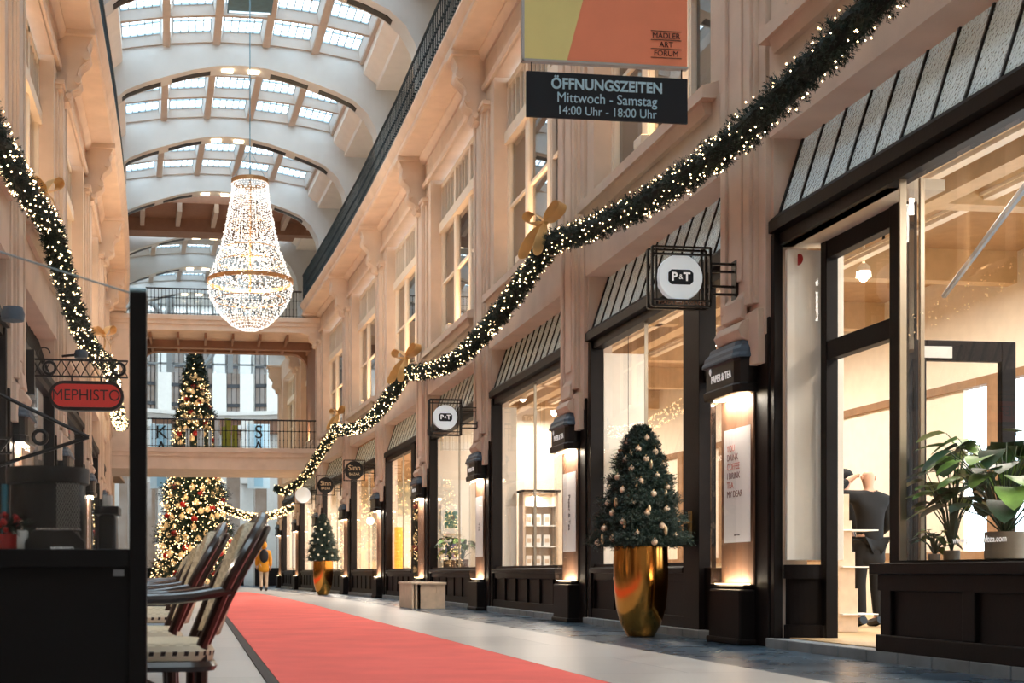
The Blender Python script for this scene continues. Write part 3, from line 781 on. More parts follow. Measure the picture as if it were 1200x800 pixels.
# ceiling girders, tracks and spots
b = MB()
for i in range(8): b.box(5.6, XB, 5.2+i*2.9, 5.4+i*2.9, ZC-.25, ZC+.12)
b.box(6.6, 6.8, 4, 27.4, ZC-.3, ZC-.05)
o = b.build('ceiling_girders', mat('girder_cream', (206, 178, 140), .6, noise=.1)); struct(o, 'exposed ceiling girders in the tea shop', 'girder'); o.name = 'trim'
SP = None
for i in range(11):
    y = 5.2+i*2.05; x = 6.2 if i % 2 else 7.4
    if SP is None:
        SP = thing('track_spotlight', 'white ceiling spotlight inside the tea shop, nearest the camera', 'spotlight', (x, y, 4.0), 'ceiling spotlights in the tea shop')
        b = MB(); b.tube([(x, y, 4.05), (x, y, 4.42)], .015, 6); b.build('stem', white_p, SP)
        b = MB(); b.lathe([(.03, .14), (.07, .1), (.08, -.02), (.06, -.02)], (x, y, 3.95), 12); b.build('shade', white_p, SP, smooth=True)
        b = MB(); b.ball((x, y, 3.94), .055, 8, 5); b.build('bulb', emis('spot_bulb', (255, 240, 210), 30), SP)
    else: copy_tree(SP, loc=(x, y, 4.0), label='white ceiling spotlight inside the tea shop, %s from the camera' % ORD[i])
for i in range(6): light('shop_ceiling_light', 'AREA', (7.2, 5.8+i*4.0, 4.0), 170, WARM2, 1.2, 2.4)
for i in range(6): light('shop_far_light', 'AREA', (6.6+cY(30+i*4.6), 30+i*4.6, 3.9), 340, WARM2, 1.0, 2.6)
light('left_shop_light', 'AREA', (-4.4, 14, 3.9), 60, WARM2, 1.0, 8); light('left_shop_light', 'AREA', (-4.4, 32, 3.9), 120, WARM2, 1.0, 10)
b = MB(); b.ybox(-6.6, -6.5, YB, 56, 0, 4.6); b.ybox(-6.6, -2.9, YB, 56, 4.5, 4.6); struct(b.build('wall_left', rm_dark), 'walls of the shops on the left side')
for i, (x, z) in enumerate(((5.85, 3.92), (6.35, 4.05), (7.3, 4.1))):
    t_ = thing('ceiling_track', ['white ceiling track nearest the shop windows', 'second white ceiling track inside the tea shop', 'third white ceiling track deeper in the tea shop'][i], 'ceiling track', (x, 15.5, z))
    b = MB(); b.box(x-.05, x+.05, 5.0, 26.5, z, z+.05); b.box(x-.09, x-.07, 5.0, 26.5, z+.03, z+.06); b.build('track_rail', white_p, t_)
    for k_ in range(9): b = MB(); b.box(x-.012, x+.012, 5.6+k_*2.4, 5.62+k_*2.4, z+.05, 4.44); b.build('hanger_rod', black, t_)
# tilted light track
b = MB(); b.tube([(5.9, 8.3, 3.5), (7.8, 12.5, 3.55)], .03, 6); 
tag(b.build('light_track', black), 'black light track hanging below the shop ceiling', 'light track')
# pale display panels beside each window
for k in (0, 1, 2, 3):
    yb = P[k+1]-1.05
    b = MB(); x1 = {0: 5.62, 1: 5.75, 2: 5.45, 3: 5.9}[k]
    b.box(5.1 if k == 0 else 5.2, x1, yb-.06, yb-.02, .76, 3.45)
    o = b.build('partition_board', mat('panel_white', (236, 230, 218), .6, noise=.03), bend=True, bevel=.004)
    tag(o, ['tall pale panel behind the glass left of the open shop door', 'tall pale panel behind the window with the large fir tree', 'tall pale panel in the window beside the lit shelf', 'tall pale panel in the window with the framed pictures'][k], 'panel')

# ---- bay 0: recessed entrance
XD = 5.46
yd1 = P[1]-.98           # 10.64 far side of bay
root = thing('door_1', 'recessed shop entrance with dark frame, curved side glass and open door leaf', 'door', (XD, 10.0, 0), kind='structure')
b = MB()
b.box(5.01, 5.09, yd1-.07, yd1, .08, 3.6)                                   # frame by the pilaster
b.box(XD-.07, XD+.04, 10.38, 10.48, .08, 3.6)                                 # door post
b.box(XD-.06, XD+.04, 9.3, 10.4, 2.48, 2.64); b.box(XD-.06, XD+.04, 9.3, 10.4, 3.35, 3.6)
b.box(XD-.08, XD+.06, 9.2, 9.36, .08, 3.6)
b.build('door_frame', dark, root, bevel=.006)
g = MB(); pts = [(5.12, yd1-.06)]
for i in range(1, 9):
    t = i/8*PI/2; pts.append((5.12+.27*(1-math.cos(t)), yd1-.06-.12*math.sin(t)))
pts.append((XD-.05, 10.44)); 
for i in range(len(pts)-1):
    a, c = pts[i], pts[i+1]; g.quad((a[0], a[1], .7), (c[0], c[1], .7), (c[0], c[1], 3.5), (a[0], a[1], 3.5))
g.build('curved_glass', glass, root, smooth=True)
b = MB()
for i in range(len(pts)-1):
    a, c = pts[i], pts[i+1]
    for z0, z1, e in ((.08, .2, .03), (.2, .6, 0), (.6, .72, .04)):
        b.quad((a[0]-e, a[1]-e, z0), (c[0]-e, c[1]-e, z0), (c[0]-e, c[1]-e, z1), (a[0]-e, a[1]-e, z1))
        b.quad((a[0]-e, a[1]-e, z1), (c[0]-e, c[1]-e, z1), (c[0]+.1, c[1]+.1, z1), (a[0]+.1, a[1]+.1, z1))
b.build('curved_plinth', dark, root)
b = MB(); b.quad((XD, 9.36, 2.64), (XD, 10.4, 2.64), (XD, 10.4, 3.35), (XD, 9.36, 3.35)); b.build('transom_glass', glass, root)
lf = MB(); yl = 9.32                                                         # open leaf, perpendicular
for x0, x1, z0, z1 in ((XD+.07, XD+.19, .1, 2.46), (XD+.82, XD+.94, .1, 2.46), (XD+.19, XD+.82, 2.3, 2.46), (XD+.19, XD+.82, .1, .55)):
    lf.box(x0, x1, yl-.03, yl+.03, z0, z1)
leaf = lf.build('door_leaf', dark, root, bevel=.006)
b = MB(); b.quad((XD+.19, yl, .55), (XD+.82, yl, .55), (XD+.82, yl, 2.3), (XD+.19, yl, 2.3)); b.build('door_glass', glass, leaf)
b = MB(); b.box(XD+.13, XD+.4, yl-.036, yl-.031, 2.32, 2.41); b.build('white_notice', white_m, leaf)
b = MB(); b.box(5.1, XD+.1, 8.9, yd1, 3.5, 3.58); b.build('porch_soffit', mat('soffit_pale', (214, 204, 188), .6, noise=.05), root)
b = MB(); b.box(5.12, XD+.4, 8.85, 10.55, 0, .09); struct(b.build('floor', MATS['shop_floor'] if 'shop_floor' in MATS else rm_floor), 'worn wooden threshold step of the shop door', 'threshold')
kerb(True, P[0]+.08, yd1)
# near display window with curved corner
winn += 1
root = thing('window_%d' % winn, 'large display window with curved corner glass and dark panelled plinth', 'shop window', (5.1, 7.4, 0), kind='structure')
yq = 8.78
g = MB(); pts = [(XD-.02, 9.2), (5.3, yq+.1)]
for i in range(0, 9):
    t = PI/2*(1-i/8); pts.append((5.22-.12*math.cos(t)+0, yq-.09+.12*math.sin(t)))
pts.append((5.10, P[0]+.1))
for i in range(len(pts)-1):
    a, c = pts[i], pts[i+1]; g.quad((a[0], a[1], .74), (c[0], c[1], .74), (c[0], c[1], 3.6), (a[0], a[1], 3.6))
g.build('curved_glass_pane', glass, root, smooth=True)
b = MB(); b.box(5.0, 5.35, P[0]+.1, yq+.02, .08, .64); b.box(5.2, XD-.02, yq-.1, yq+.3, .08, .64)
b.box(4.93, 5.6, P[0]+.1, yq+.08, .64, .72); b.box(4.96, 5.3, P[0]+.1, yq+.04, .08, .2); b.box(4.97, 5.3, P[0]+.1, yq+.03, .52, .64)
for y in (8.7, 7.7, 6.7): b.box(4.97, 5.1, y-.07, y+.07, .2, .54)
b.build('plinth_panelling', dark, root, bevel=.008)
b = MB(); b.box(5.08, 5.13, yq-.09, yq-.07, .74, 3.55); b.box(5.30, 5.33, yq+.01, yq+.04, .74, 3.55); b.build('glass_joint', MATS['steel_joint'], root)
b = MB(); b.box(5.15, 6.2, P[0]+.1, yq-.05, .66, .74); b.box(5.3, 5.46, yq-.06, 9.18, .66, .74); b.build('display_shelf', dark, root)
text_obj('www.paperandtea.com', .062, letter_w, root, (5.09, 7.77, .867), (PI/2, 0, -PI/2), .001, bold=.0)
# red round sticker on curved glass
b = MB(); b.lathe([(0, 0), (.05, 0)], (0, 0, 0), 20); b.xf(Matrix.Translation((5.2, 10.5, 3.36)) @ Matrix.Rotation(-1.2, 4, 'Z') @ Matrix.Rotation(PI/2, 4, 'X'))
b.build('red_sticker', red_m, bpy.data.objects['door_1'])

# ------------------------------------------------------------------ greenery builders
def rnd_dir():
    z = R.uniform(-1, 1); t = R.uniform(0, 2*PI); s = math.sqrt(1-z*z); return Vector((s*math.cos(t), s*math.sin(t), z))
def tuft(b, p, d, L, n=7, w=.012, spread=.8):
    p = Vector(p)
    for _ in range(n):
        q = (d+rnd_dir()*spread).normalized()*L*R.uniform(.6, 1.1)
        s = q.cross(rnd_dir()).normalized()*w
        k = len(b.v); b.v += [tuple(p-s), tuple(p+s), tuple(p+q)]; b.f.append((k, k+1, k+2)); b.mi.append(0)
def sprig(b, p, d, L, w=.03, n=10):
    """a needle-covered twig: pairs of needles leaning forward"""
    p = Vector(p); d = d.normalized()
    for i in range(n):
        t = i/n; c = p+d*L*t
        s = d.cross(rnd_dir()).normalized()
        q = (s+d*.7).normalized()*w*(1.1-t*.5)*R.uniform(.8, 1.25); e = d.cross(s).normalized()*w*.13
        k = len(b.v); b.v += [tuple(c-e), tuple(c+e), tuple(c+q)]; b.f.append((k, k+1, k+2)); b.mi.append(0)
def garland(path, rad, dens, lights, label, lm=glow, lr=.011, needle=.045):
    L = [0]
    for i in range(1, len(path)): L.append(L[-1]+(Vector(path[i])-Vector(path[i-1])).length)
    tot = L[-1]
    def at(s):
        for i in range(1, len(L)):
            if s <= L[i]:
                t = (s-L[i-1])/(L[i]-L[i-1]); a, c = Vector(path[i-1]), Vector(path[i]); return a+(c-a)*t, (c-a).normalized()
        return Vector(path[-1]), (Vector(path[-1])-Vector(path[-2])).normalized()
    mid, _ = at(tot/2)
    root = thing('garland', label, 'garland', tuple(mid), 'fir garlands with fairy lights')
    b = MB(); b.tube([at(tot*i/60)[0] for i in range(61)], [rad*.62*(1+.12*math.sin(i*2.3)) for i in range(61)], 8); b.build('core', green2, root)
    b = MB()
    for _ in range(int(tot*dens)):
        p, d = at(R.uniform(0, tot)); a = rnd_dir(); a = (a-d*a.dot(d)).normalized()
        lump = 1+.16*math.sin((p.y+p.z)*9)+.1*math.sin(p.y*23)
        q = p+a*rad*.5*lump; sprig(b, q, a+d*R.uniform(-.9, .9)+Vector((0,0,-.1)), rad*.55*lump, needle, 9)
    b.build('fir_foliage', green, root)
    b = MB()
    for _ in range(int(tot*lights)):
        p, d = at(R.uniform(0, tot)); a = rnd_dir(); a = (a-d*a.dot(d)).normalized(); b.octa(tuple(p+a*rad*R.uniform(.85, 1.1)), lr*R.uniform(.8, 1.2))
    tag(b.build('fairy_lights', lm, root), kind='stuff')
    return root
def gpath(x, y0, y1, za, sag, n=24):
    ym, hf = (y0+y1)/2, (y1-y0)/2
    return [(x+cY(y0+(y1-y0)*i/n), y0+(y1-y0)*i/n, za-sag+sag*(abs((y0+(y1-y0)*i/n-ym)/hf))**1.7) for i in range(n+1)]
garland(gpath(4.68, 5.5, 16.45, 5.02, .6), .155, 330, 42, 'nearest stretch of lit fir garland sweeping up to the top right', lr=.0085)
garland(gpath(4.68, 16.45, 27.5, 5.02, .55), .155, 240, 42, 'lit fir garland from the gold bow to the second bow on the right facade', lr=.0105, needle=.065)
garland(gpath(4.62, 27.5, 38.8, 5.05, .5), .16, 150, 38, 'far lit fir garland on the right facade', lr=.014, needle=.08)
garland([at(398,500,38.8), at(385,515,40), at(375,532,41.5), at(362,552,43), at(350,566,43.7), at(335,576,43.9), at(321,572,43.9)], .16, 130, 50, 'farthest lit fir garland passing under the bridge', lm=glow_s, lr=.019, needle=.1)
garland(gpath(-1.85, 5.5, 17.0, 5.2, .45), .155, 200, 36, 'near fir garland at the left edge of the picture')
garland(gpath(-1.85, 17.0, 28.0, 5.2, .5), .16, 240, 34, 'fir garland hanging down behind the glass screen on the left', lr=.014, needle=.07)
garland(gpath(-1.75, 28.0, 39, 5.2, .6), .16, 80, 80, 'far fir garland on the left facade', lr=.02, needle=.1)
garland([(x, 52+.0*x, 3.4-.5*math.sin((x-1)/3.2*PI)) for x in [1+i*.2 for i in range(17)]], .16, 60, 110, 'garland hung across the arcade near the orange jacket', lm=glow_s, lr=.03, needle=.1)

# gold bows
def bow(x, y, z, s, label):
    root = thing('gold_bow', label, 'bow', (x, y, z), 'gold satin bows on the garlands')
    def strip(pts, w, nm):
        b = MB(); n = len(pts)
        for i, p in enumerate(pts):
            ww = w[i] if isinstance(w, list) else w
            b.v += [(x+p[0]*s-ww[0]*s, y+p[1]*s-ww[1]*s, z+p[2]*s-ww[2]*s), (x+p[0]*s+ww[0]*s, y+p[1]*s+ww[1]*s, z+p[2]*s+ww[2]*s)]
        for i in range(n-1): b.f.append((2*i, 2*i+1, 2*i+3, 2*i+2)); b.mi.append(0)
        o = b.build(nm, goldsatin, root, smooth=2); so = o.modifiers.new('s', 'SOLIDIFY'); so.thickness = .004; sb = o.modifiers.new('sub', 'SUBSURF'); sb.levels = 1; sb.render_levels = 2
    root.rotation_euler = (0, 0, -.75 if x > 0 else .75); W = (.0, .15, .0)
    strip([(0,0,0), (-.14,.03,.15), (-.27,.04,.22), (-.36,.02,.12), (-.28,-.03,.0), (-.12,-.03,-.02), (0,0,0)], W, 'loop')
    strip([(0,0,0), (.1,.03,.18), (.2,.04,.3), (.32,.02,.26), (.3,-.03,.1), (.12,-.03,.0), (0,0,0)], W, 'loop')
    strip([(0,0,0), (-.1,-.16,-.16), (-.16,-.24,-.34), (-.3,-.24,-.6)], [(.02,.04,0), (.04,.1,0), (.05,.11,0), (.05,.12,0)], 'tail')
    strip([(0,0,0), (.06,-.16,-.18), (.03,-.24,-.36), (-.02,-.24,-.58)], [(.02,.03,0), (.05,.08,0), (.06,.09,0), (.05,.08,0)], 'tail')
    b = MB(); b.ball((x, y, z), .06*s, 10, 6, (1, 1.1, .9)); b.build('knot', goldsatin, root, smooth=True)
bow(4.6, 16.42, 5.27, .85, 'gold satin bow on the second right pilaster')
bow(4.6, 27.4, 5.32, 1.0, 'gold satin bow at the join of the far garlands')
bow(4.40, 38.8, 5.5, .85, 'small far gold bow on the right facade above the round signs')
bow(-1.9, 17.0, 5.6, .75, 'gold satin bow on the left facade')
bow(-1.9, 28.0, 5.75, .85, 'gold satin bow above the red oval sign')

# ------------------------------------------------------------------ fir trees
def fir(root, c, z0, h, r, nb, L=.09, w=.042, top=.03, power=.66, drop=.25):
    b = MB(); b.tube([(c[0], c[1], z0-.05), (c[0], c[1], z0+h)], [max(.02, r*.07), .008], 8); b.build('trunk', mat('bark', (70, 50, 38), .9), root)
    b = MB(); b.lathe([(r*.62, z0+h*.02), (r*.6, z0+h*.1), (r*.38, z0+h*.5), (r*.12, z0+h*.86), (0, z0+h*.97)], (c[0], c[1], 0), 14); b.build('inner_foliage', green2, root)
    b = MB()
    for i in range(nb):
        t = 1-math.sqrt(R.random()) if R.random() < .8 else R.random()
        z = z0+h*t; rr = r*((1-t)**power)*(1+.13*math.sin(t*38))+top
        a = R.uniform(0, 2*PI); rr *= R.uniform(.72, 1.06)+.08*math.sin(a*5)
        d = Vector((math.cos(a), math.sin(a), R.uniform(-drop, .35)))
        p = Vector((c[0], c[1], z))+Vector((math.cos(a), math.sin(a), 0))*rr*.72
        sprig(b, p, d, rr*.3+L*.5, w, 10)
        if R.random() < .5: sprig(b, p, d+rnd_dir()*.7, rr*.22+L*.4, w, 8)
    b.build('fir_foliage', green, root)
def potted_fir(x, y, hp, rp_, h, r, label, plabel, nb, nbaub, br, group):
    # gold planter: thing of its own; the tree grows in it
    pl = thing('planter', plabel, 'planter', (x, y, 0))
    b = MB(); b.lathe([(0, 0), (rp_*.46, 0), (rp_*.52, .015), (rp_*.75, hp*.14), (rp_*.92, hp*.32), (rp_, hp*.55), (rp_*1.02, hp*.8), (rp_, hp), (rp_*.93, hp), (rp_*.93, hp*.9), (0, hp*.9)], (x, y, 0), 48); b.build('pot_shell', gold, pl, smooth=True)
    b = MB(); b.lathe([(rp_*.5, 0), (rp_*.5, .012)], (x, y, 0), 24); b.build('foot_ring', black, pl)
    root = thing('fir_tree', label, 'tree', (x, y, hp*.9))
    fir(root, (x, y), hp*1.02, h, r, nb)
    return root
def baubles(c, z0, h, r, n, br, m, label, cat, group, sx=1, facing=None, power=.66, name='bauble'):
    first = None; out = []
    for i in range(n):
        t = (i+.5)/n*.93+R.uniform(-.02, .02); t = max(.01, min(.95, t)); t = t**1.25
        a = i*2.39996+R.uniform(-.3, .3) if facing is None else facing+((i*.618034) % 1-.5)*2.6
        rr = r*((1-t)**power)*.98+.035
        x, y, z = c[0]+math.cos(a)*rr, c[1]+math.sin(a)*rr, z0+h*t
        if first is None:
            first = thing(name, label, cat, (x, y, z), group)
            b = MB(); b.ball((x, y, z-br), br, 12, 8, (1, 1, sx)); b.build('ball', m, first, smooth=2)
            b = MB(); b.tube([(x, y, z-br*.1), (x, y, z+br*.35)], br*.22, 6); b.build('hanger', goldsatin, first)
        else: copy_tree(first, loc=(x, y, z))
potted_fir(4.52, 12.55, .92, .27, 1.2, .43, 'dark green fir tree with gold baubles standing in the large gold planter', 'tall polished gold planter of the nearest fir tree', 7500, 0, 0, '')
face = -PI/2-.35
baubles((4.52, 12.55), .97, 1.2, .42, 28, .033, bauble_m, 'pale gold bauble hanging on the nearest fir tree', 'bauble', 'gold baubles on the nearest fir tree', facing=face)
baubles((4.52, 12.55), 1.0, 1.1, .42, 12, .02, mat('champagne_drop', (236, 206, 164), .25, metal=.6), 'long champagne drop ornament on the nearest fir tree', 'ornament', 'drop ornaments on the nearest fir tree', sx=2.6, facing=face+.3, name='drop_ornament')
potted_fir(3.78, 37.3, 1.0, .29, 1.35, .45, 'smaller looking fir tree with lights farther down the arcade', 'gold planter under the far fir tree', 4500, 0, 0, '')
baubles((3.78, 37.3), 1.05, 1.3, .44, 22, .03, emis('warm_globe', (255, 232, 190), .7), 'warm glowing bauble on the far fir tree', 'bauble', 'glowing baubles on the far fir tree', facing=face)
# the great tree in the rotunda
tx, ty = .08, 55.0; TH = 10.2
T = thing('christmas_tree', 'huge decorated christmas tree with lights in the rotunda behind the bridge', 'tree', (tx, ty, 0))
fir(T, (tx, ty), .3, TH-.3, 1.62, 9000, L=.3, w=.16, top=.08, power=.75)
b = MB()
for _ in range(1300):
    t = 1-math.sqrt(R.random()); a = R.uniform(PI, 2*PI); rr = (1.62*(1-t)**.75+.14)*R.uniform(.85, 1.08)
    b.octa((tx+math.cos(a)*rr, ty+math.sin(a)*rr, .3+(TH-.3)*t), .03)
tag(b.build('fairy_lights', glow_s, T), kind='stuff')
baubles((tx, ty), .4, TH-.5, 1.66, 110, .13, mat('cream_bauble', (236, 200, 150), .25, metal=.4, emit=(255, 214, 150), es=.25), 'large cream gold bauble on the huge rotunda tree', 'bauble', 'cream baubles on the rotunda tree', facing=-PI/2, power=.75)
baubles((tx, ty), .5, TH-.8, 1.7, 34, .15, red_m, 'red ornament on the huge rotunda tree', 'ornament', 'red ornaments on the rotunda tree', facing=-PI/2+.2, power=.75, sx=.8, name='red_ornament')

# ------------------------------------------------------------------ chandelier
cx_, cy_ = 1.28, 29.0
root = thing('chandelier', 'giant bell shaped crystal bead chandelier with gold ring hanging in the arcade', 'chandelier', (cx_, cy_, 6.1))
prof = [(9.45, .40), (9.1, .43), (8.7, .50), (8.3, .58), (7.9, .68), (7.55, .82), (7.22, .95), (6.95, .93), (6.7, .82), (6.45, .64), (6.25, .42), (6.13, .16)]
def pr_at(z):
    for i in range(len(prof)-1):
        if prof[i][0] >= z >= prof[i+1][0]:
            t = (prof[i][0]-z)/(prof[i][0]-prof[i+1][0]); return prof[i][1]*(1-t)+prof[i+1][1]*t
    return .2
b = MB(); NS = 46
for k in range(NS):
    a = 2*PI*k/NS; z = 9.42
    while z > 6.14:
        r_ = pr_at(z)*R.uniform(.97, 1.03); aa = a+R.uniform(-.03, .03); b.octa((cx_+r_*math.cos(aa), cy_+r_*math.sin(aa), z), R.uniform(.012, .024)); z -= .052
tag(b.build('crystal_bead_strings', emis('crystal', (255, 244, 232), 1.35), root), kind='stuff')
b = MB()
for k in range(1500):
    z = R.uniform(6.3, 9.3); a = R.uniform(0, 2*PI); r_ = pr_at(z)*R.uniform(.3, .85); b.octa((cx_+r_*math.cos(a), cy_+r_*math.sin(a), z), R.uniform(.01, .022))
tag(b.build('inner_crystals', mat('crystal_dim', (230, 222, 214), .1, metal=.6, emit=(255, 240, 220), es=.5), root), kind='stuff')
for z, r_, h_ in ((9.43, .41, .09), (7.17, .965, .09)):
    b = MB(); b.lathe([(r_-.02, z), (r_+.012, z), (r_+.012, z+h_), (r_-.02, z+h_), (r_-.02, z)], (cx_, cy_, 0), 48); b.build('gold_ring', mat('ring_gold', (206, 160, 112), .35, metal=.8, noise=.1), root, smooth=True)
for z, r_ in ((8.5, .5), (7.95, .62), (7.65, .72), (6.8, .8)):
    b = MB(); b.tube([(cx_+r_*math.cos(t*PI/16), cy_+r_*math.sin(t*PI/16), z) for t in range(33)], .012, 5, cap=False); b.build('inner_ring', MATS['ring_gold'], root)
b = MB(); b.tube([(cx_, cy_, 7.0), (cx_, cy_, 9.5)], .03, 6); b.build('stem', MATS['ring_gold'], root)
b = MB(); b.tube([(cx_, cy_, 9.5), (cx_, cy_, 13.9)], .014, 5)
for t in range(4): b.tube([(cx_, cy_, 10.2), (cx_+.4*math.cos(t*PI/2), cy_+.4*math.sin(t*PI/2), 9.5)], .006, 4)
b.build('suspension_cable', mat('cable_blue', (110, 150, 170), .5), root)
light('chandelier_light', 'POINT', (cx_, cy_, 7.6), 260, (1, .86, .68), .5)
light('tree_light', 'POINT', (tx, ty-3.2, 5), 200, (1, .75, .45), .6)

# ------------------------------------------------------------------ hanging notice boards
def at_(px, py, Y):
    k = (px-CX)/FPX; c, s = math.cos(PH), math.sin(PH); Z = Y/(c-k*s); return (k*Z*c+Z*s, Y, H+(HY-py)/FPX*Z)
YS = 7.6
a0 = at(617, 83, YS); a1 = at(806, 92, YS); zb = at(617, 136, YS)[2]; ztop = (a0[2]+a1[2])/2
navy = mat('navy_board', (6, 14, 24), .7); txt = mat('pale_blue_text', (176, 212, 228), .5)
xm = (a0[0]+a1[0])/2; wd = a1[0]-a0[0]
b = MB(); b.box(a0[0], a1[0], YS, YS+.02, zb, ztop)
o = b.build('opening_hours_board', navy, bevel=.003); tag(o, 'dark navy hanging board with opening hours in pale blue letters', 'sign')
hh = ztop-zb
text_obj('ÖFFNUNGSZEITEN', hh*.33, txt, o, (xm-.005, YS-.003, ztop-hh*.26), depth=.002, sx=.91, bold=hh*.008)
text_obj('Mittwoch - Samstag', hh*.31, txt, o, (xm-.005, YS-.003, ztop-hh*.56), depth=.002, sx=.93)
text_obj('14:00 Uhr - 18:00 Uhr', hh*.27, txt, o, (xm-.005, YS-.003, ztop-hh*.84), depth=.002, sx=.93)
c0 = at(614, 70, YS); c1 = at(805, 78, YS); zq = (c0[2]+c1[2])/2-.0
b = MB(); b.box(c0[0], c1[0], YS-.005, YS+.025, zq, zq+1.45)
o = b.build('art_forum_board', mat('coral_board', (246, 146, 108), .6, noise=.04)); tag(o, 'coral and olive yellow hanging exhibition board above the navy one', 'sign')
xx = at(664, 70, YS)[0]; xt_ = at(683, 0, YS)[0]; zt_ = at(683, 0, YS)[2]; sl = (xt_-xx)/(zt_-zq)
b = MB(); b.quad((c0[0], YS-.008, zq), (xx, YS-.008, zq), (xx+sl*.9, YS-.008, zq+.9), (c0[0], YS-.008, zq+.9)); b.build('yellow_field', mat('olive_yellow', (236, 222, 146), .6, noise=.03), o)
b = MB(); b.box(c0[0]-.012, c1[0]+.004, YS-.012, YS+.03, zq-.014, zq); b.box(c0[0]-.014, c0[0], YS-.012, YS+.03, zq-.014, zq+1.45); b.build('frame', mat('alu', (176, 174, 170), .4, metal=.5), o)
xl_ = at(780, 50, YS)[0]
for i, t in enumerate(('MÄDLER', 'ART', 'FORUM')):
    zz = at(780, 43+i*10.3, YS)[2]; text_obj(t, .047, mat('board_ink', (52, 22, 18), .7), o, (xl_, YS-.01, zz), depth=.001, sx=1.0)
b = MB()
for i in range(4):
    zz = at(780, 37.5+i*10.4, YS)[2]; b.box(xl_-.098, xl_+.098, YS-.012, YS-.009, zz-.0015, zz+.0015)
b.build('ruled_lines', MATS['board_ink'], o)
b = MB()
for x in (c0[0]+.05, c1[0]-.03):
    b.tube([(x, YS+.01, ztop-.01), (x, YS+.01, zq)], .004, 5)
    b.tube([(x, YS+.01, zq+1.45), (x, YS+.01, 13.2)], .004, 5)
b.build('hanging_wires', black, o)

# ------------------------------------------------------------------ projecting shop signs
def bracket_sign(Yc, x0, x1, z0, z1, xwall, face_m, label, texts, dark_disc=False, passage=True, left=False):
    root = thing('projecting_sign', label, 'sign', ((x0+x1)/2, Yc, z0), 'projecting signs in square iron frames')
    b = MB(); t = .011
    for x in (x0, x1): b.box(x-t, x+t, Yc-.06, Yc-.06+2*t, z0, z1); b.box(x-t, x+t, Yc+.05, Yc+.05+2*t, z0, z1)
    w_ = x1-x0
    for z in (z0, z1): b.box(x0, x1, Yc+.05, Yc+.05+2*t, z-t*.8, z+t*.8)
    for z in ((z0, z1) if dark_disc else (z0, z0+.055, z1-.065, z1)): b.box(x0, x1, Yc-.06, Yc-.06+2*t, z-t*.8, z+t*.8)
    if not dark_disc:
        for x in (x0+.06, x1-.06): b.box(x-t*.8, x+t*.8, Yc+.0, Yc+2*t, z0, z1)
    s_ = 1 if xwall > x1 else -1; xe = x1 if s_ > 0 else x0
    for z in (z0+.13, z0+.2, z1-.2, z1-.13): b.box(min(xe, xwall), max(xe, xwall), Yc-.012, Yc+.012, z-.01, z+.01)
    b.box(xwall-.012, xwall+.012, Yc-.05, Yc+.05, z0-.02, z1-.1)
    b.build('iron_frame', black, root)
    cx__, cz = (x0+x1)/2, (z0+z1)/2; r_ = w_*(.46 if dark_disc else .385)
    b = MB(); b.lathe([(0, -.035), (r_*.96, -.035), (r_, -.02), (r_, .02), (r_*.96, .035), (0, .035)], (0, 0, 0), 40); b.xf(Matrix.Translation((cx__, Yc, cz)) @ Matrix.Rotation(PI/2, 4, 'X')); b.build('round_sign', face_m, root, smooth=True)
    if not dark_disc:
        b = MB(); q = r_*.56; hq = r_*.32; cc = hq*.45
        pp = [(-q+cc, -hq), (q-cc, -hq), (q, -hq+cc), (q, hq-cc), (q-cc, hq), (-q+cc, hq), (-q, hq-cc), (-q, -hq+cc)]
        b.quad(*[(cx__+p[0], Yc-.037, cz+p[1]) for p in pp]); b.build('badge', navy, root)
        text_obj('P  T', r_*.5, letter_w, root, (cx__, Yc-.039, cz), depth=.001, bold=r_*.015); text_obj('&', r_*.3, letter_w, root, (cx__, Yc-.039, cz), depth=.001)
    else:
        for i, (tt, sz) in enumerate(texts): text_obj(tt, sz, mat('sign_gold_ink', (226, 200, 160), .5), root, (cx__, Yc-.039, cz+.06-.16*i), depth=.001)
    if passage: text_obj('MÄDLERPASSAGE', .05, mat('bronze_letters', (120, 86, 66), .5, metal=.4), root, (cx__, Yc-.062, z0+.028), depth=.002, sx=1.15)
disc_w = mat('white_disc', (226, 234, 238), .4, emit=(226, 236, 240), es=.22)
a = at(762, 290, 11.2); c = at(830, 361, 11.2)
bracket_sign(11.2, a[0], c[0], c[2], a[2]+.0, 4.93, disc_w, 'white round shop sign in iron frame beside the nearest pilaster', [])
a = at(503, 468, 22.0); c = at(540, 510, 22.0)
bracket_sign(22.0, a[0], c[0], c[2], a[2], 4.95, disc_w, 'second white round sign, above the small table with plants', [])
a = at(403, 539, 33.4); c = at(427, 563, 33.4)
bracket_sign(33.4, a[0], c[0], c[2], a[2], 4.75, black, 'nearer black round sign with pale script lettering', [('Sinn', .2), ('BAZAR', .09)], True, False)
a = at(371, 557, 39.0); c = at(392, 580, 39.0)
bracket_sign(39.0, a[0], c[0], c[2], a[2], 4.5, black, 'farther black round sign with pale script lettering', [('Sinn', .2), ('BAZAR', .09)], True, False)
a = at(345, 570, 44.0); c = at(365, 590, 44.0)
bracket_sign(44.0, a[0], c[0], c[2], a[2], 4.2, disc_w, 'small white round sign below the bridge', [('', .1)], True, False)

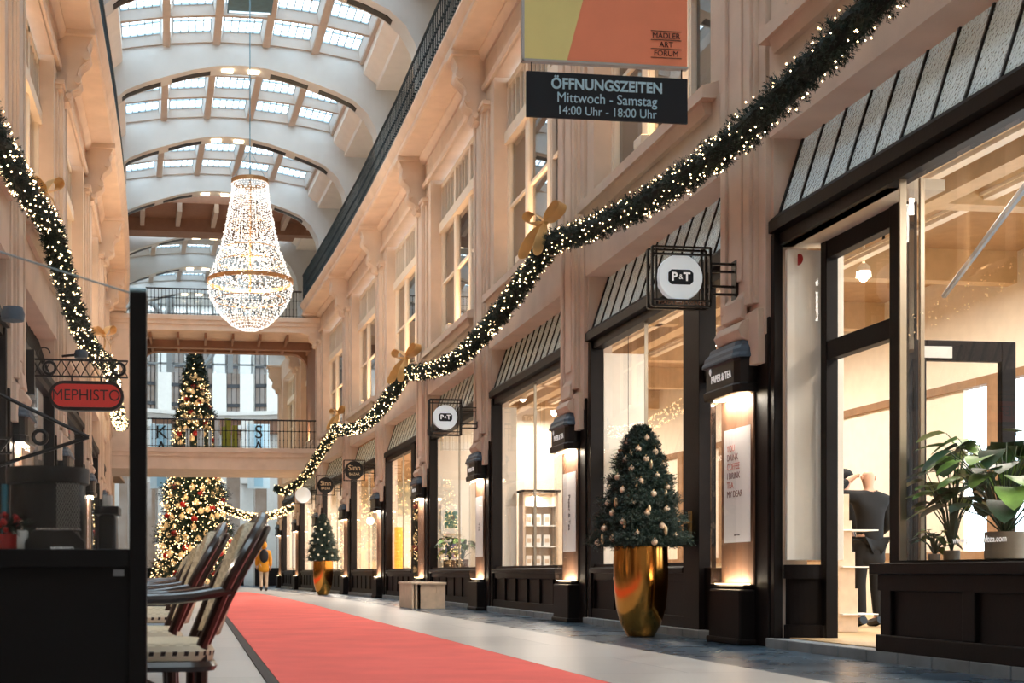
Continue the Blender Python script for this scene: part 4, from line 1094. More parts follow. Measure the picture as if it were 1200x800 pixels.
# red oval sign on the left facade
YM = 17.4
p0 = at(57, 480, YM); p1 = at(145, 447, YM)
root = thing('oval_sign', 'red oval shop sign in a black rim hanging from a scrolled iron bracket', 'sign', ((p0[0]+p1[0])/2, YM, p0[2]))
def stadium(x0, x1, z0, z1, n=10):
    r_ = (z1-z0)/2; zc_ = (z0+z1)/2; pts = []
    for i in range(n+1): t = -PI/2+PI*i/n; pts.append((x1-r_+r_*math.cos(t), zc_+r_*math.sin(t)))
    for i in range(n+1): t = PI/2+PI*i/n; pts.append((x0+r_+r_*math.cos(t), zc_+r_*math.sin(t)))
    return pts
b = MB(); b.prism(stadium(p0[0], p1[0], p0[2], p1[2]), [YM, YM+.14]); b.build('rim', black, root)
b = MB(); b.prism(stadium(p0[0]+.04, p1[0]-.04, p0[2]+.045, p1[2]-.045), [YM-.012, YM+.02]); b.build('red_panel', mat('sign_red', (170, 38, 30), .4, noise=.1, emit=(170, 34, 26), es=.25), root)
text_obj('MEPHISTO', .21, mat('sign_black', (20, 12, 12), .5), root, ((p0[0]+p1[0])/2, YM-.015, (p0[2]+p1[2])/2), depth=.002, sx=.92)
b = MB(); q0 = at(38, 440, YM); q1 = at(150, 423, YM)
for z in (q0[2], q1[2]): b.box(q0[0], q1[0], YM, YM+.02, z-.012, z+.012)
b.box(-2.26, q0[0]+.03, YM-.04, YM+.06, q0[2]-.25, q1[2]+.12)
for i in range(10):
    x = q0[0]+(q1[0]-q0[0])*(i+.5)/10; zc_ = (q0[2]+q1[2])/2
    b.tube([(x-.06, YM+.01, q0[2]), (x+.06, YM+.01, q1[2])], .007, 4); b.tube([(x+.06, YM+.01, q0[2]), (x-.06, YM+.01, q1[2])], .007, 4)
for xx in (q0[0]+.22, q1[0]-.12): b.tube([(xx+.08*math.cos(t*PI/8), YM, (q0[2]+q1[2])/2+.08*math.sin(t*PI/8)) for t in range(17)], .02, 5)
for xx in (p0[0]+.3, p1[0]-.3): b.tube([(xx, YM+.05, p1[2]), (xx, YM+.02, q0[2])], .012, 5)
b.tube([(q0[0]+.15+.08*math.cos(t*.5), YM+.01, q1[2]+.08+.08*math.sin(t*.5)) for t in range(8)], .01, 5)
b.build('iron_bracket', black, root)

# ------------------------------------------------------------------ bench, furniture
root = thing('bench', 'pale wooden bench of boxed segments on the slate paving', 'bench', (4.3, 23.3, 0))
xa, xb2 = at(480, 712, 23.2)[0], at(517, 712, 23.2)[0]; za = at(480, 682, 23.2)[2]
x2 = 4.56
b = MB(); b.box(xa-.02, x2+.02, 22.9, 24.4, za-.04, za); b.build('top', wood_l, root, bevel=.005)
for y0 in (22.93,): b = MB(); b.box(4.07, x2, y0, y0+.04, 0, za-.04); b.build('end_panel', wood_l, root)
for x in (xa, (xa+4.07)/2, 4.07): b = MB(); b.box(x, x+.035, 22.93, 24.35, 0, za-.04); b.build('divider', wood_l, root)
b = MB(); b.box(4.4, 4.42, 22.91, 22.93, za-.18, za-.02); b.build('strap', wood_l, root)

# interior items: framed pictures, plants, shelf, orange lamp
def frame_pic(x, y, z, w, h, col, label):
    root = thing('picture', label, 'picture', (x, y, z))
    b = MB(); b.box(x-w/2, x+w/2, y, y+.03, z, z+h); b.build('frame', white_m, root, bevel=.004)
    b = MB(); b.box(x-w*.3, x+w*.3, y-.004, y, z+h*.2, z+h*.8); b.build('print', mat('print_'+label[:9], col, .6, noise=.5, nscale=12), root)
a = (5.47, 0, 1.78); frame_pic(a[0], 26.84, a[2]-.3, .45, .6, (70, 120, 110), 'green print in white frame inside the third window')
a = (5.47, 0, 1.16); frame_pic(a[0], 26.84, a[2]-.3, .45, .55, (110, 110, 160), 'violet print in white frame below the green one')
# lit product shelf
sh0 = at(600, 672, 20.0); root = thing('product_shelf', 'lit white shelf with tea boxes inside the second shop window', 'shelf', (5.75, 21.0, .09))
xs0, xs1 = 5.48, 6.05
b = MB(); b.box(xs0, xs0+.04, 20.9, 21.18, .09, 2.0); b.box(xs1, xs1+.04, 20.9, 21.18, .09, 2.0); b.box(xs0, xs1+.04, 21.16, 21.18, .09, 2.0); b.build('carcass', wood_l, root)
b = MB(); b.box(xs0-.03, xs1+.07, 20.85, 21.19, 2.0, 2.04); b.build('top_board', dark, root)
LV = [.75, 1.1, 1.45, 1.78]
for z in LV: b = MB(); b.box(xs0+.04, xs1, 20.9, 21.16, z-.02, z); b.build('shelf_board', white_m, root)
light('shelf_light', 'AREA', ((xs0+xs1)/2, 20.95, 1.95), 12, WARM2, .1, .5)
PK = None
for li, z in enumerate(LV[:3]):
    for i in range(3):
        x = xs0+.12+i*(xs1-xs0-.2)/2.4; 
        if PK is None:
            PK = thing('tea_box', 'white tea box on the lowest board of the lit shelf, left', 'box', (x, 21.0, z), 'tea boxes on the lit shelf')
            b = MB(); b.box(x-.055, x+.055, 20.95, 21.05, z, z+.19); b.build('carton', white_m, PK, bevel=.003)
            b = MB(); b.box(x-.035, x+.035, 20.947, 20.949, z+.06, z+.13); b.build('paper_label', wood_l, PK)
        else: copy_tree(PK, loc=(x, 21.0, z), label='white tea box on the %s board of the lit shelf, %s' % (('lowest', 'second', 'third')[li], ('left', 'middle', 'right')[i]))
# orange ribbed paper lamp
a = (5.2, 0, 0)
root = thing('paper_lamp', 'glowing orange column lamp in the window of the fourth shop', 'lamp', (a[0], 32.2, .7))
b = MB(); b.lathe([(.11*(1+.05*(i % 2)), .72+i*.042) for i in range(27)], (a[0], 32.2, 0), 16); b.build('shade', mat('orange_paper', (240, 150, 50), .7, emit=(255, 150, 50), es=1.3, noise=.2, nscale=9), root)
b = MB(); b.lathe([(0, 0), (.16, 0), (.16, .64), (.0, .64)], (a[0], 32.2, .08), 16); b.build('base', wood_l, root)
for i, (px, pz) in enumerate([(425, 618), (442, 610), ]):
    a = (5.6-.35*i, 37.2+i*.6, 1.9+.3*i); root = thing('wall_lamp', ['warm round lamp glowing behind the fifth window', 'second warm lamp glowing behind the fifth window', 'warm lamp in a far shop window'][i], 'lamp', a)
    b = MB(); b.ball(a, .12, 10, 6); b.build('globe', emis('warm_globe2', (255, 220, 160), 14), root); b = MB(); b.tube([a, (a[0], a[1], 4.3)], .01, 5); b.build('cord', black, root)

# ---- leafy plants
def leaf(b, base, tip, wdt, fold=.15, lobes=False):
    base, tip = Vector(base), Vector(tip); d = tip-base; s = d.cross(Vector((0,0,1)));
    if s.length < 1e-4: s = Vector((1,0,0))
    s.normalize(); n = s.cross(d).normalized()
    ts = [0, .12, .35, .6, .82, 1]; ws = [0, .75, 1, .82, .45, 0]
    if lobes: ws = [0, .95, 1, .78, .42, 0]; ts = [0, .05, .3, .6, .85, 1]
    k = len(b.v); 
    for t, w_ in zip(ts, ws):
        c = base+d*t-Vector((0,0,1))*(t*t*d.length*.25); b.v += [tuple(c-s*w_*wdt+n*fold*w_*wdt), tuple(c), tuple(c+s*w_*wdt+n*fold*w_*wdt)]
    for i in range(len(ts)-1):
        for j in range(2): q = k+3*i+j; b.f.append((q, q+1, q+4, q+3)); b.mi.append(0)
def plant(name, label, x, y, z, pot_r, pot_h, nst, hgt, spread, lw, ll, potm, potname='pot', lm=leaf_m, cat='plant'):
    pt = thing('plant_pot', 'pot of the '+label, 'pot', (x, y, z))
    b = MB(); b.lathe([(0, 0), (pot_r*.92, 0), (pot_r, .01), (pot_r, pot_h), (pot_r*.9, pot_h), (pot_r*.9, pot_h*.85)], (x, y, z), 24); b.build('pot_body', potm, pt, smooth=True)
    b = MB(); b.lathe([(0, pot_h*.86), (pot_r*.9, pot_h*.86)], (x, y, z), 16); b.build('soil', mat('soil', (46, 34, 26), .95), pt)
    root = thing(name, label, cat, (x, y, z+pot_h*.86))
    sb = MB(); lb = MB(); lb2 = MB()
    for i in range(nst):
        a = 2*PI*i/nst+R.uniform(-.4, .4); hh_ = hgt*R.uniform(.25, 1); sp = spread*R.uniform(.4, 1)
        p0_ = Vector((x, y, z+pot_h*.85)); p1_ = Vector((x+math.cos(a)*sp*.4, y+math.sin(a)*sp*.4, z+pot_h+hh_*.6)); p2_ = Vector((x+math.cos(a)*sp, y+math.sin(a)*sp, z+pot_h+hh_))
        sb.tube([p0_, p1_, p2_], [.007, .005, .003], 5)
        d = Vector((math.cos(a), math.sin(a), R.uniform(-.6, .2)))*ll*R.uniform(.8, 1.15)
        leaf(lb if i % 2 else lb2, p2_, p2_+d, lw*R.uniform(.8, 1.1), lobes=True)
    sb.build('stems', leaf_d, root); lb.build('leaves', lm, root, smooth=2); lb2.build('leaves', leaf_d, root, smooth=2)
conc = mat('concrete_pot', (150, 142, 130), .8, noise=.12, nscale=12)
plant('monstera', 'large leaved plant in the wide concrete pot at the right edge', 5.5, 8.1, .74, .13, .19, 64, .72, .4, .1, .2, conc)
plant('monstera', 'tall plant with round leaves beside the open door leaf', 5.36, 8.5, .74, .055, .07, 30, .78, .2, .085, .17, conc)
plant('ficus', 'leafy green plant at the far left of the display window', 5.24, 8.52, .74, .04, .045, 18, .18, .12, .035, .08, conc)
for i, px in enumerate((521, 533)):
    a = ((5.32, 26.3), (5.36, 25.2))[i]; plant('rubber_plant', ['left of two bushy plants in the third shop window', 'right of two bushy plants in the third shop window'][i], a[0], a[1], .76, .13, .16, 22, .5, .22, .07, .2, mat('brown_pot', (92, 66, 52), .7), lm=leaf_m)
# spider-like grass plant in the window behind the nearest tree
a = (5.34, 0, 0); root = thing('hanging_plant', 'trailing green plant hanging behind the nearest fir tree', 'plant', (a[0]+.1, 15.5, 1.5))
b = MB()
for i in range(120):
    t = R.uniform(0, 2*PI); L_ = R.uniform(.12, .3); p = Vector((a[0]+.08, 15.5, 2.2)); leaf(b, p, p+Vector((math.cos(t)*L_, math.sin(t)*L_, R.uniform(-.4, .12))), .01)
b.build('leaves', leaf_m, root); b = MB(); b.lathe([(0, 0), (.1, .02), (.13, .14), (.12, .14)], (a[0]+.08, 15.5, 2.06), 16); b.build('basket', mat('wicker', (150, 116, 80), .8), root)
b = MB(); b.tube([(a[0]+.08, 15.5, 2.2), (a[0]+.08, 15.5, 4.3)], .004, 4); b.build('cord', black, root)

# stepped pale shelf by the entrance
xs = at(990, 700, 11.6)[0]
root = thing('step_shelf', 'pale stepped display shelf just inside the open door', 'shelf', (xs+.1, 11.6, .09))
for i, (w_, z0, z1) in enumerate([(.16, .09, .5), (.13, .5, .85), (.1, .85, 1.15), (.07, 1.15, 1.4)]):
    b = MB(); b.box(xs-.12, xs-.08+w_, 11.5, 11.7, z0, z1); b.build('riser', wood_l, root)
for z in (.25, .7, 1.05): b = MB(); b.box(xs-.1, xs+.26, 11.45, 11.72, z, z+.012); b.build('shelf_board', white_m, root)

# ------------------------------------------------------------------ people
def skinned(name, verts, edges, radii, m, parent, root_i=0, sub=2):
    me = bpy.data.meshes.new(name); me.from_pydata([tuple(v) for v in verts], edges, [])
    ob = bpy.data.objects.new(name, me); C.objects.link(ob)
    sk = ob.modifiers.new('skin', 'SKIN'); sk.use_smooth_shade = True
    for i, d in enumerate(me.skin_vertices[0].data):
        r_ = radii[i]; d.radius = r_ if isinstance(r_, tuple) else (r_, r_); d.use_root = (i == root_i)
    su = ob.modifiers.new('sub', 'SUBSURF'); su.levels = sub; su.render_levels = sub
    bpy.context.view_layer.update()
    nm = bpy.data.meshes.new_from_object(ob.evaluated_get(bpy.context.evaluated_depsgraph_get()))
    bpy.data.objects.remove(ob); nm.materials.clear(); nm.materials.append(m)
    for p in nm.polygons: p.use_smooth = True
    o2 = bpy.data.objects.new(name, nm); C.objects.link(o2); o2.parent = parent
    return o2
skin_m = mat('skin', (206, 160, 134), .55)
def person(loc, label, yaw, jacket, trousers, hair, pose='walk', height=1.75, cap=None, backpack=None, hood=False, coat=0, skinm=skin_m):
    """facing +y before yaw; one continuous skinned body with clothing and hair as children"""
    root = thing('person', label, 'person', loc); s = height/1.75
    V = {}
    V['pel'] = (0, 0, .95); V['chest'] = (0, -.01, 1.25); V['shc'] = (0, 0, 1.42); V['neck'] = (0, .01, 1.51); V['hd0'] = (0, .02, 1.57)
    hipw, shw = .1, .19
    if pose == 'walk':
        L = {'l': [(hipw, .02, .9), (hipw, .14, .5), (hipw, .06, .09), (hipw, .2, .03)], 'r': [(-hipw, 0, .9), (-hipw, .0, .5), (-hipw, -.24, .14), (-hipw, -.18, .03)]}
        A = {'l': [(shw, 0, 1.41), (shw+.05, -.06, 1.13), (shw+.06, .02, .88), (shw+.06, .05, .8)], 'r': [(-shw, 0, 1.41), (-shw-.05, .05, 1.13), (-shw-.06, .16, .9), (-shw-.05, .2, .83)]}
    else:
        L = {'l': [(hipw, 0, .9), (hipw, .02, .5), (hipw, -.02, .09), (hipw, .12, .03)], 'r': [(-hipw, 0, .9), (-hipw-.02, .02, .5), (-hipw-.02, -.02, .09), (-hipw-.02, .12, .03)]}
        A = {'l': [(shw, 0, 1.41), (shw+.05, -.02, 1.13), (shw+.0, .16, 1.0), (shw-.03, .22, 1.0)], 'r': [(-shw, 0, 1.41), (-shw-.05, -.02, 1.13), (-shw-.03, .1, .9), (-shw-.02, .14, .83)]}
        if pose == 'hand_to_head':
            A['r'] = [(-shw, 0, 1.43), (-shw-.24, .06, 1.47), (-shw-.02, .1, 1.62), (-shw+.05, .09, 1.66)]
    Rz = Matrix.Rotation(yaw, 4, 'Z')
    def W(p): return Rz @ (Vector(p)*s)
    # body
    vs = [V['pel'], V['chest'], V['shc'], V['neck'], V['hd0'], (0, .03, 1.66), (0, .02, 1.73)]; rad = [(.13, .1), (.15, .105), (.12, .085), .052, .06, .085, .05]
    ed = [(0,1),(1,2),(2,3),(3,4),(4,5),(5,6)]
    for sd in 'lr':
        k = len(vs); vs += L[sd]; rad += [.085, .062, .042, .035]; ed += [(0,k),(k,k+1),(k+1,k+2),(k+2,k+3)]
        k = len(vs); vs += A[sd]; rad += [.058, .045, .033, .03]; ed += [(2,k),(k,k+1),(k+1,k+2),(k+2,k+3)]
        # hand: five short fingers rooted at the palm
        wr = Vector(A[sd][3]); dr = (wr-Vector(A[sd][2])).normalized(); sg = Vector((1,0,0)) if pose != 'walk' else Vector((0,1,0))
        for fi in range(4):
            k2 = len(vs); q = wr+sg*(fi-1.5)*.02+dr*.03; vs += [tuple(q), tuple(q+dr*(.05-.008*abs(fi-1.5))+Vector((0,.012,0)))]; rad += [.009, .008]; ed += [(k+3, k2), (k2, k2+1)]
        k2 = len(vs); q = wr+sg*.04-dr*.01; vs += [tuple(q), tuple(q+dr*.035+sg*.012)]; rad += [.01, .009]; ed += [(k+3, k2), (k2, k2+1)]
    body = skinned('body', [W(v) for v in vs], ed, [(r_[0]*s, r_[1]*s) if isinstance(r_, tuple) else r_*s for r_ in rad], skinm, root)
    # face details
    b = MB()
    for sx_ in (-1, 1):
        p = W((sx_*.032, .105, 1.665)); b.ball(tuple(p), .009*s, 6, 4)
    b.build('eyes', black, None, origin=(0,0,0)).parent = root
    b = MB(); p = W((0, .115, 1.64)); b.ball(tuple(p), .016*s, 8, 5, (1, 1.3, 1.5)); 
    for sx_ in (-1, 1): p = W((sx_*.085, .02, 1.65)); b.ball(tuple(p), .022*s, 8, 5, (.5, 1, 1.3))
    b.build('ears_and_nose', skinm, None, origin=(0,0,0), smooth=2).parent = root
    # jacket
    jv = [(0, 0, .84-coat), (0, 0, .98), (0, -.01, 1.25), (0, 0, 1.43), (0, .005, 1.5)]; jr = [(.17, .13), (.165, .13), (.18, .135), (.145, .105), .075]
    if hood: jr = [(.22, .17), (.215, .17), (.22, .17), (.17, .13), .08]
    je = [(0,1),(1,2),(2,3),(3,4)]
    for sd in 'lr':
        k = len(jv); jv += A[sd][:3]; jr += [.09, .075, .062] if hood else [.078, .062, .05]; je += [(3,k),(k,k+1),(k+1,k+2)]
    if coat:
        jv[0] = (0, 0, .84-coat*2.2)
        if not hood: jr[0] = (.2, .16)
    skinned('jacket', [W(v) for v in jv], je, [(r_[0]*s, r_[1]*s) if isinstance(r_, tuple) else r_*s for r_ in jr], jacket, root, 1)
    tv = [(0, 0, .96)]; tr = [(.145, .11)]; te = []
    for sd in 'lr':
        k = len(tv); tv += L[sd][:3]; tr += [.1, .075, .058]; te += [(0,k),(k,k+1),(k+1,k+2)]
    skinned('trousers', [W(v) for v in tv], te, [(r_[0]*s, r_[1]*s) if isinstance(r_, tuple) else r_*s for r_ in tr], trousers, root)
    for sd in 'lr':
        a_, c_ = Vector(L[sd][2]), Vector(L[sd][3]); b = MB(); b.tube([tuple(W(a_-Vector((0,.04,.02)))), tuple(W((a_+c_)/2-Vector((0,0,.02)))), tuple(W(c_+Vector((0,.02,0))))], [.05*s, .052*s, .035*s], 8); b.build('shoe', black, None, origin=(0,0,0), smooth=True).parent = root
    if hood:
        b = MB(); p = W((0, -.015, 1.66)); b.ball(tuple(p), .125*s, 14, 9, (1, 1.05, 1.15)); b.build('hood', jacket, None, origin=(0,0,0), smooth=2).parent = root
    elif hair:
        b = MB(); p = W((0, -.03, 1.675)); b.ball(tuple(p), .09*s, 14, 9); b.build('hair', hair, None, origin=(0,0,0), smooth=2).parent = root
    if cap:
        b = MB(); p = W((0, .0, 1.7)); b.ball(tuple(p), .112*s, 14, 9, (1, 1.1, .75)); k0 = len(b.v); b.lathe([(0, 0), (.085, -.004), (.09, -.01), (0, -.006)], (0, 0, 0), 14); b.xf(Matrix.Translation(W((0, .11, 1.69))) @ Matrix.Diagonal((1, 1.1, 1, 1)), k0); b.build('cap', cap, None, origin=(0,0,0), smooth=2).parent = root
    if backpack:
        b = MB(); b.ball((0, 0, 0), 1, 12, 8, (.165, .1, .25)); b.xf(Matrix.Translation(W((0, -.19, 1.27))) @ Rz); b.build('backpack', backpack, None, origin=(0,0,0), smooth=2).parent = root
    return root
yel = mat('mustard_jacket', (222, 150, 34), .8, noise=.1); beige_t = mat('beige_trousers', (196, 172, 148), .85, noise=.08)
blk = mat('black_cloth', (9, 8, 10), .85, noise=.15); navyc = mat('navy_pack', (22, 24, 34), .7)
hair_b = mat('brown_hair', (60, 42, 32), .8, noise=.2)
a = at(309, 692, 46.5)
person((a[0], 46.5, 0), 'person in mustard hooded jacket with dark backpack walking away', 0, yel, beige_t, None, 'walk', 1.74, coat=.08, backpack=navyc, hood=True)
c1 = at(988, 560, 13.8); c2 = at(1019, 575, 12.7)
person((c1[0], 13.8, .09), 'man in black cap and dark clothes facing right inside the tea shop', -1.45, blk, blk, hair_b, 'stand', 1.72, cap=blk)
person((c2[0], 12.7, .09), 'bald man in long dark coat raising a hand to his head inside the shop', .15, blk, blk, None, 'hand_to_head', 1.66, coat=.1)

# ------------------------------------------------------------------ cafe chairs and tables on the left
cane = bpy.data.materials.new('woven_cane'); cane.use_nodes = True; nt = cane.node_tree; pb = nt.nodes['Principled BSDF']
tc = nt.nodes.new('ShaderNodeTexCoord'); ck = nt.nodes.new('ShaderNodeTexChecker'); ck.inputs['Scale'].default_value = 52
ck.inputs['Color1'].default_value = lin((232, 218, 190)); ck.inputs['Color2'].default_value = lin((206, 190, 158))
nt.links.new(tc.outputs['Object'], ck.inputs['Vector']); nt.links.new(ck.outputs['Color'], pb.inputs['Base Color']); pb.inputs['Roughness'].default_value = .7
cane_e = bpy.data.materials.new('woven_edge'); cane_e.use_nodes = True; nt = cane_e.node_tree; pb = nt.nodes['Principled BSDF']
tc = nt.nodes.new('ShaderNodeTexCoord'); sp_ = nt.nodes.new('ShaderNodeSeparateXYZ'); nt.links.new(tc.outputs['Object'], sp_.inputs[0])
def mth(op, a, b_=None):
    n = nt.nodes.new('ShaderNodeMath'); n.operation = op
    for i_, q_ in enumerate((a, b_)):
        if q_ is None: continue
        if isinstance(q_, (int, float)): n.inputs[i_].default_value = q_
        else: nt.links.new(q_, n.inputs[i_])
    return n.outputs[0]
wv = mth('GREATER_THAN', mth('SINE', mth('MULTIPLY', mth('ADD', sp_.outputs[0], sp_.outputs[1]), 195.0)), .3)
band = mth('LESS_THAN', mth('ABSOLUTE', mth('SUBTRACT', sp_.outputs[2], .425)), .0065)
mxn = nt.nodes.new('ShaderNodeMix'); mxn.data_type = 'RGBA'; mxn.inputs[6].default_value = lin((232, 218, 190)); mxn.inputs[7].default_value = lin((40, 24, 20))
nt.links.new(mth('MULTIPLY', wv, band), mxn.inputs[0]); nt.links.new(mxn.outputs[2], pb.inputs['Base Color']); pb.inputs['Roughness'].default_value = .6
rattan = mat('dark_rattan', (46, 26, 22), .28, noise=.25, nscale=12, coat=.5)
def chair(x, y, label):
    """faces -x; origin under the seat centre"""
    root = thing('cafe_chair', label, 'chair', (x, y, 0), 'rattan cafe chairs beside the carpet')
    root.rotation_euler = (0, 0, 0)
    hw = .235
    # seat pad with rounded corners
    pts = []
    for sx_, sy_, a0 in ((-1, -1, PI), (1, -1, 1.5*PI), (1, 1, 0), (-1, 1, PI/2)):
        for i in range(7): t = a0+i/6*PI/2; pts.append((sx_*.15+.07*math.cos(t), sy_*(hw-.08)+.07*math.sin(t)))
    b = MB()
    for z, e in ((.40, -.01), (.405, .005), (.43, .012), (.445, 0), (.452, -.03)):
        b.v += [(x+p[0]*(1+e*3), y+p[1]*(1+e*3), z) for p in pts]
    n = len(pts)
    for j in range(4):
        for i in range(n): b.f.append((j*n+i, j*n+(i+1)%n, (j+1)*n+(i+1)%n, (j+1)*n+i)); b.mi.append(0 if j == 3 else 1)
    b.f.append(tuple(4*n+i for i in range(n))); b.mi.append(0); b.f.append(tuple(range(n-1, -1, -1))); b.mi.append(1)
    b.build('seat', [cane, cane_e], root)
    b = MB(); b.tube([(x+p[0], y+p[1], .388) for p in pts+pts[:1]], .016, 6, cap=False); b.build('seat_rim', rattan, root, smooth=True)
    # back loop: legs rise, lean back, meet on top
    bx = lambda z: x+.19+max(0, z-.40)*.36-(.40-min(z, .40))*(-.10)*-1
    loop = []
    for i in range(33):
        t = PI*i/32; yy = -math.cos(t)*.22; zz = .62+.20*math.sin(t)**.8; bow_ = .05*(math.sin(t)); loop.append((bx(zz)-.05+bow_+.04, y+yy, zz))
    for off in (0,):
        lp = [(bx(.40)-.02, y-.20, .40)]+loop+[(bx(.40)-.02, y+.20, .40)]
        b = MB(); b.tube(lp, .016, 8); bf = b.build('back_frame', rattan, root, smooth=True)
        lp2 = [(p[0]+.012-.0, y+(p[1]-y)*.8, p[2]-.035 if p[2] > .6 else p[2]) for p in lp]
        b = MB(); b.tube(lp2, .012, 6); b.build('inner_back_frame', rattan, root, smooth=True)
    b = MB(); zs = [.47+.0411*i for i in range(9)]
    cols = 9
    for z in zs:
        hwz = .17 if z < .62 else .17*math.sqrt(max(.02, 1-((z-.62)/.19)**2))
        for j in range(cols+1):
            u = -1+2*j/cols; b.v.append((bx(z)+.0+.045*(1-u*u)-.005, y+u*hwz, z))
    for i in range(len(zs)-1):
        for j in range(cols): q = i*(cols+1)+j; b.f.append((q, q+1, q+cols+2, q+cols+1)); b.mi.append(0)
    o = b.build('woven_back', cane, bf, smooth=2); so = o.modifiers.new('s', 'SOLIDIFY'); so.thickness = .012
    for s_ in (-1, 1):
        yy = y+s_*.25
        b = MB(); b.tube([(bx(.58)+.01, y+s_*.215, .6), (x+.16, yy, .583), (x+.1, yy+s_*.012, .578), (x-.2, yy+s_*.01, .572), (x-.245, yy-s_*.01, .56), (x-.25, yy-s_*.03, .5), (x-.235, y+s_*.2, .39)], .015, 8); b.build('armrest', rattan, root, smooth=True)
        b = MB(); b.tube([(x-.2, y+s_*.2, .39), (x-.215, y+s_*.215, 0)], [.019, .015], 8); b.build('leg', rattan, root, smooth=True)
        b = MB(); b.tube([(bx(.45)-.02, y+s_*.2, .44), (x+.185, y+s_*.205, .3), (x+.2, y+s_*.215, 0)], [.019, .019, .015], 8); b.build('leg', rattan, root, smooth=True)
        b = MB(); b.tube([(x-.205, y+s_*.205, .2), (x, y+s_*.16, .3), (x+.19, y+s_*.205, .2)], .011, 6); b.build('stretcher', rattan, root, smooth=True)
    b = MB(); b.tube([(x-.2, y-.2, .22), (x+.19, y+.2, .22)], .011, 6); b.tube([(x-.2, y+.2, .24), (x+.19, y-.2, .24)], .011, 6); b.build('cross_stretcher', rattan, root)
    return root
ch = [(-.175, 3.82), (-.27, 4.66), (-.30, 6.6), (-.32, 7.45), (-.36, 10.2), (-.38, 11.2), (-.41, 13.4), (-.43, 14.3)]
c0_ = chair(ch[0][0], ch[0][1], 'nearest rattan cafe chair with woven cream seat'); c0_.rotation_euler = (0, 0, .06)
for i, (x, y) in enumerate(ch[1:]):
    copy_tree(c0_, loc=(x, y, 0), rot=(0, 0, .06+R.uniform(-.05, .05)), label='rattan cafe chair with woven cream seat, %s in the row from the camera' % ORD[i+1])
tbl = None
for i, (x, y) in enumerate([(-1.35, 9.6), (-1.3, 11.8), (-1.25, 14.2), (-1.2, 16.4)]):
    lb = 'round dark cafe table, %s along the chair row' % ORD[i]
    if tbl is None:
        tbl = thing('cafe_table', lb, 'table', (x, y, 0), 'cafe tables left of the chairs')
        b = MB(); b.lathe([(0, .70), (.3, .70), (.31, .715), (.3, .73), (0, .73)], (x, y, 0), 32); b.build('tabletop', mat('grey_top', (120, 116, 112), .3, noise=.2), tbl, smooth=True)
        b = MB(); b.tube([(x, y, .03), (x, y, .7)], .025, 10); b.build('pedestal', black, tbl, smooth=True); b = MB(); b.lathe([(.0, .04), (.06, .035), (.2, .01), (.2, 0), (0, 0)], (x, y, 0), 24); b.build('foot', black, tbl, smooth=True)
    else: copy_tree(tbl, loc=(x, y, 0), label=lb)
for i, (x, y, m_) in enumerate([(-1.2, 14.1, red_m), (-1.15, 16.3, red_m), (-1.2, 11.7, white_m)]):
    r_ = thing('table_flowers', ['small red arrangement on the third cafe table', 'small red arrangement on the farthest cafe table', 'small white arrangement on the second cafe table'][i], 'flowers', (x, y, .73))
    b = MB(); b.lathe([(0, 0), (.035, 0), (.05, .07), (.045, .07)], (x, y, .73), 12); b.build('pot', conc, r_)
    b = MB()
    for q in range(14): d = rnd_dir(); b.ball((x+d.x*.05, y+d.y*.05, .84+d.z*.04), .02, 6, 4)
    b.build('blossoms', m_, r_); b = MB()
    for q in range(30): tuft(b, (x, y, .81), rnd_dir()+Vector((0,0,.5)), .08, 4)
    b.build('greens', green, r_)

# ------------------------------------------------------------------ foreground terrace screen
YP = 3.2; booth = mat('booth_black', (16, 13, 13), .5, noise=.15, spec=.25)
pL = at(-60, 645, YP); pR = at(152, 342, YP); pR2 = at(172, 342, YP)
root = thing('terrace_screen', 'black terrace windscreen with solid lower panel, square post and glass top', 'screen', (pR[0], YP, 0))
b = MB(); b.box(pR[0], pR2[0], YP-.02, YP+.03, 0, pR[2]-.003); b.build('post', booth, root, bevel=.003)
b = MB(); b.box(pR[0], pR2[0], YP-.02, YP+.03, pR[2]-.003, pR[2]+.006); b.build('post_cap', mat('alu_cap', (150, 180, 192), .4, metal=.5), root, bevel=.002)
zr = at(100, 643, YP)[2]
b = MB(); b.box(pL[0], pR[0], YP+.005, YP+.03, .08, zr-.03); b.build('lower_panel', booth, root)
b = MB(); b.box(pL[0], pR[0], YP-.012, YP+.04, zr-.045, zr); b.build('rail', booth, root, bevel=.002)
b = MB(); b.box(pL[0], pR[0], YP-.012, YP+.04, .04, .1); b.build('bottom_rail', booth, root)
g0 = at(-60, 275, YP)
b = MB(); b.quad((pL[0], YP+.01, zr), (pR[0], YP+.01, zr), (pR[0], YP+.01, pR[2]), (pL[0], YP+.01, g0[2])); b.build('glass_pane', glass, root)
b = MB(); b.tube([(pL[0], YP+.01, g0[2]), (pR[0], YP+.01, pR[2])], .0025, 5); b.build('glass_edge', mat('glass_edge', (150, 170, 176), .3, spec=.8), root)
q = at(139, 671, YP); b = MB(); b.box(q[0]-.013, q[0]+.013, YP+.002, YP+.005, q[2]-.008, q[2]+.008); b.build('maker_plate', mat('plate_grey', (150, 152, 156), .4), root)
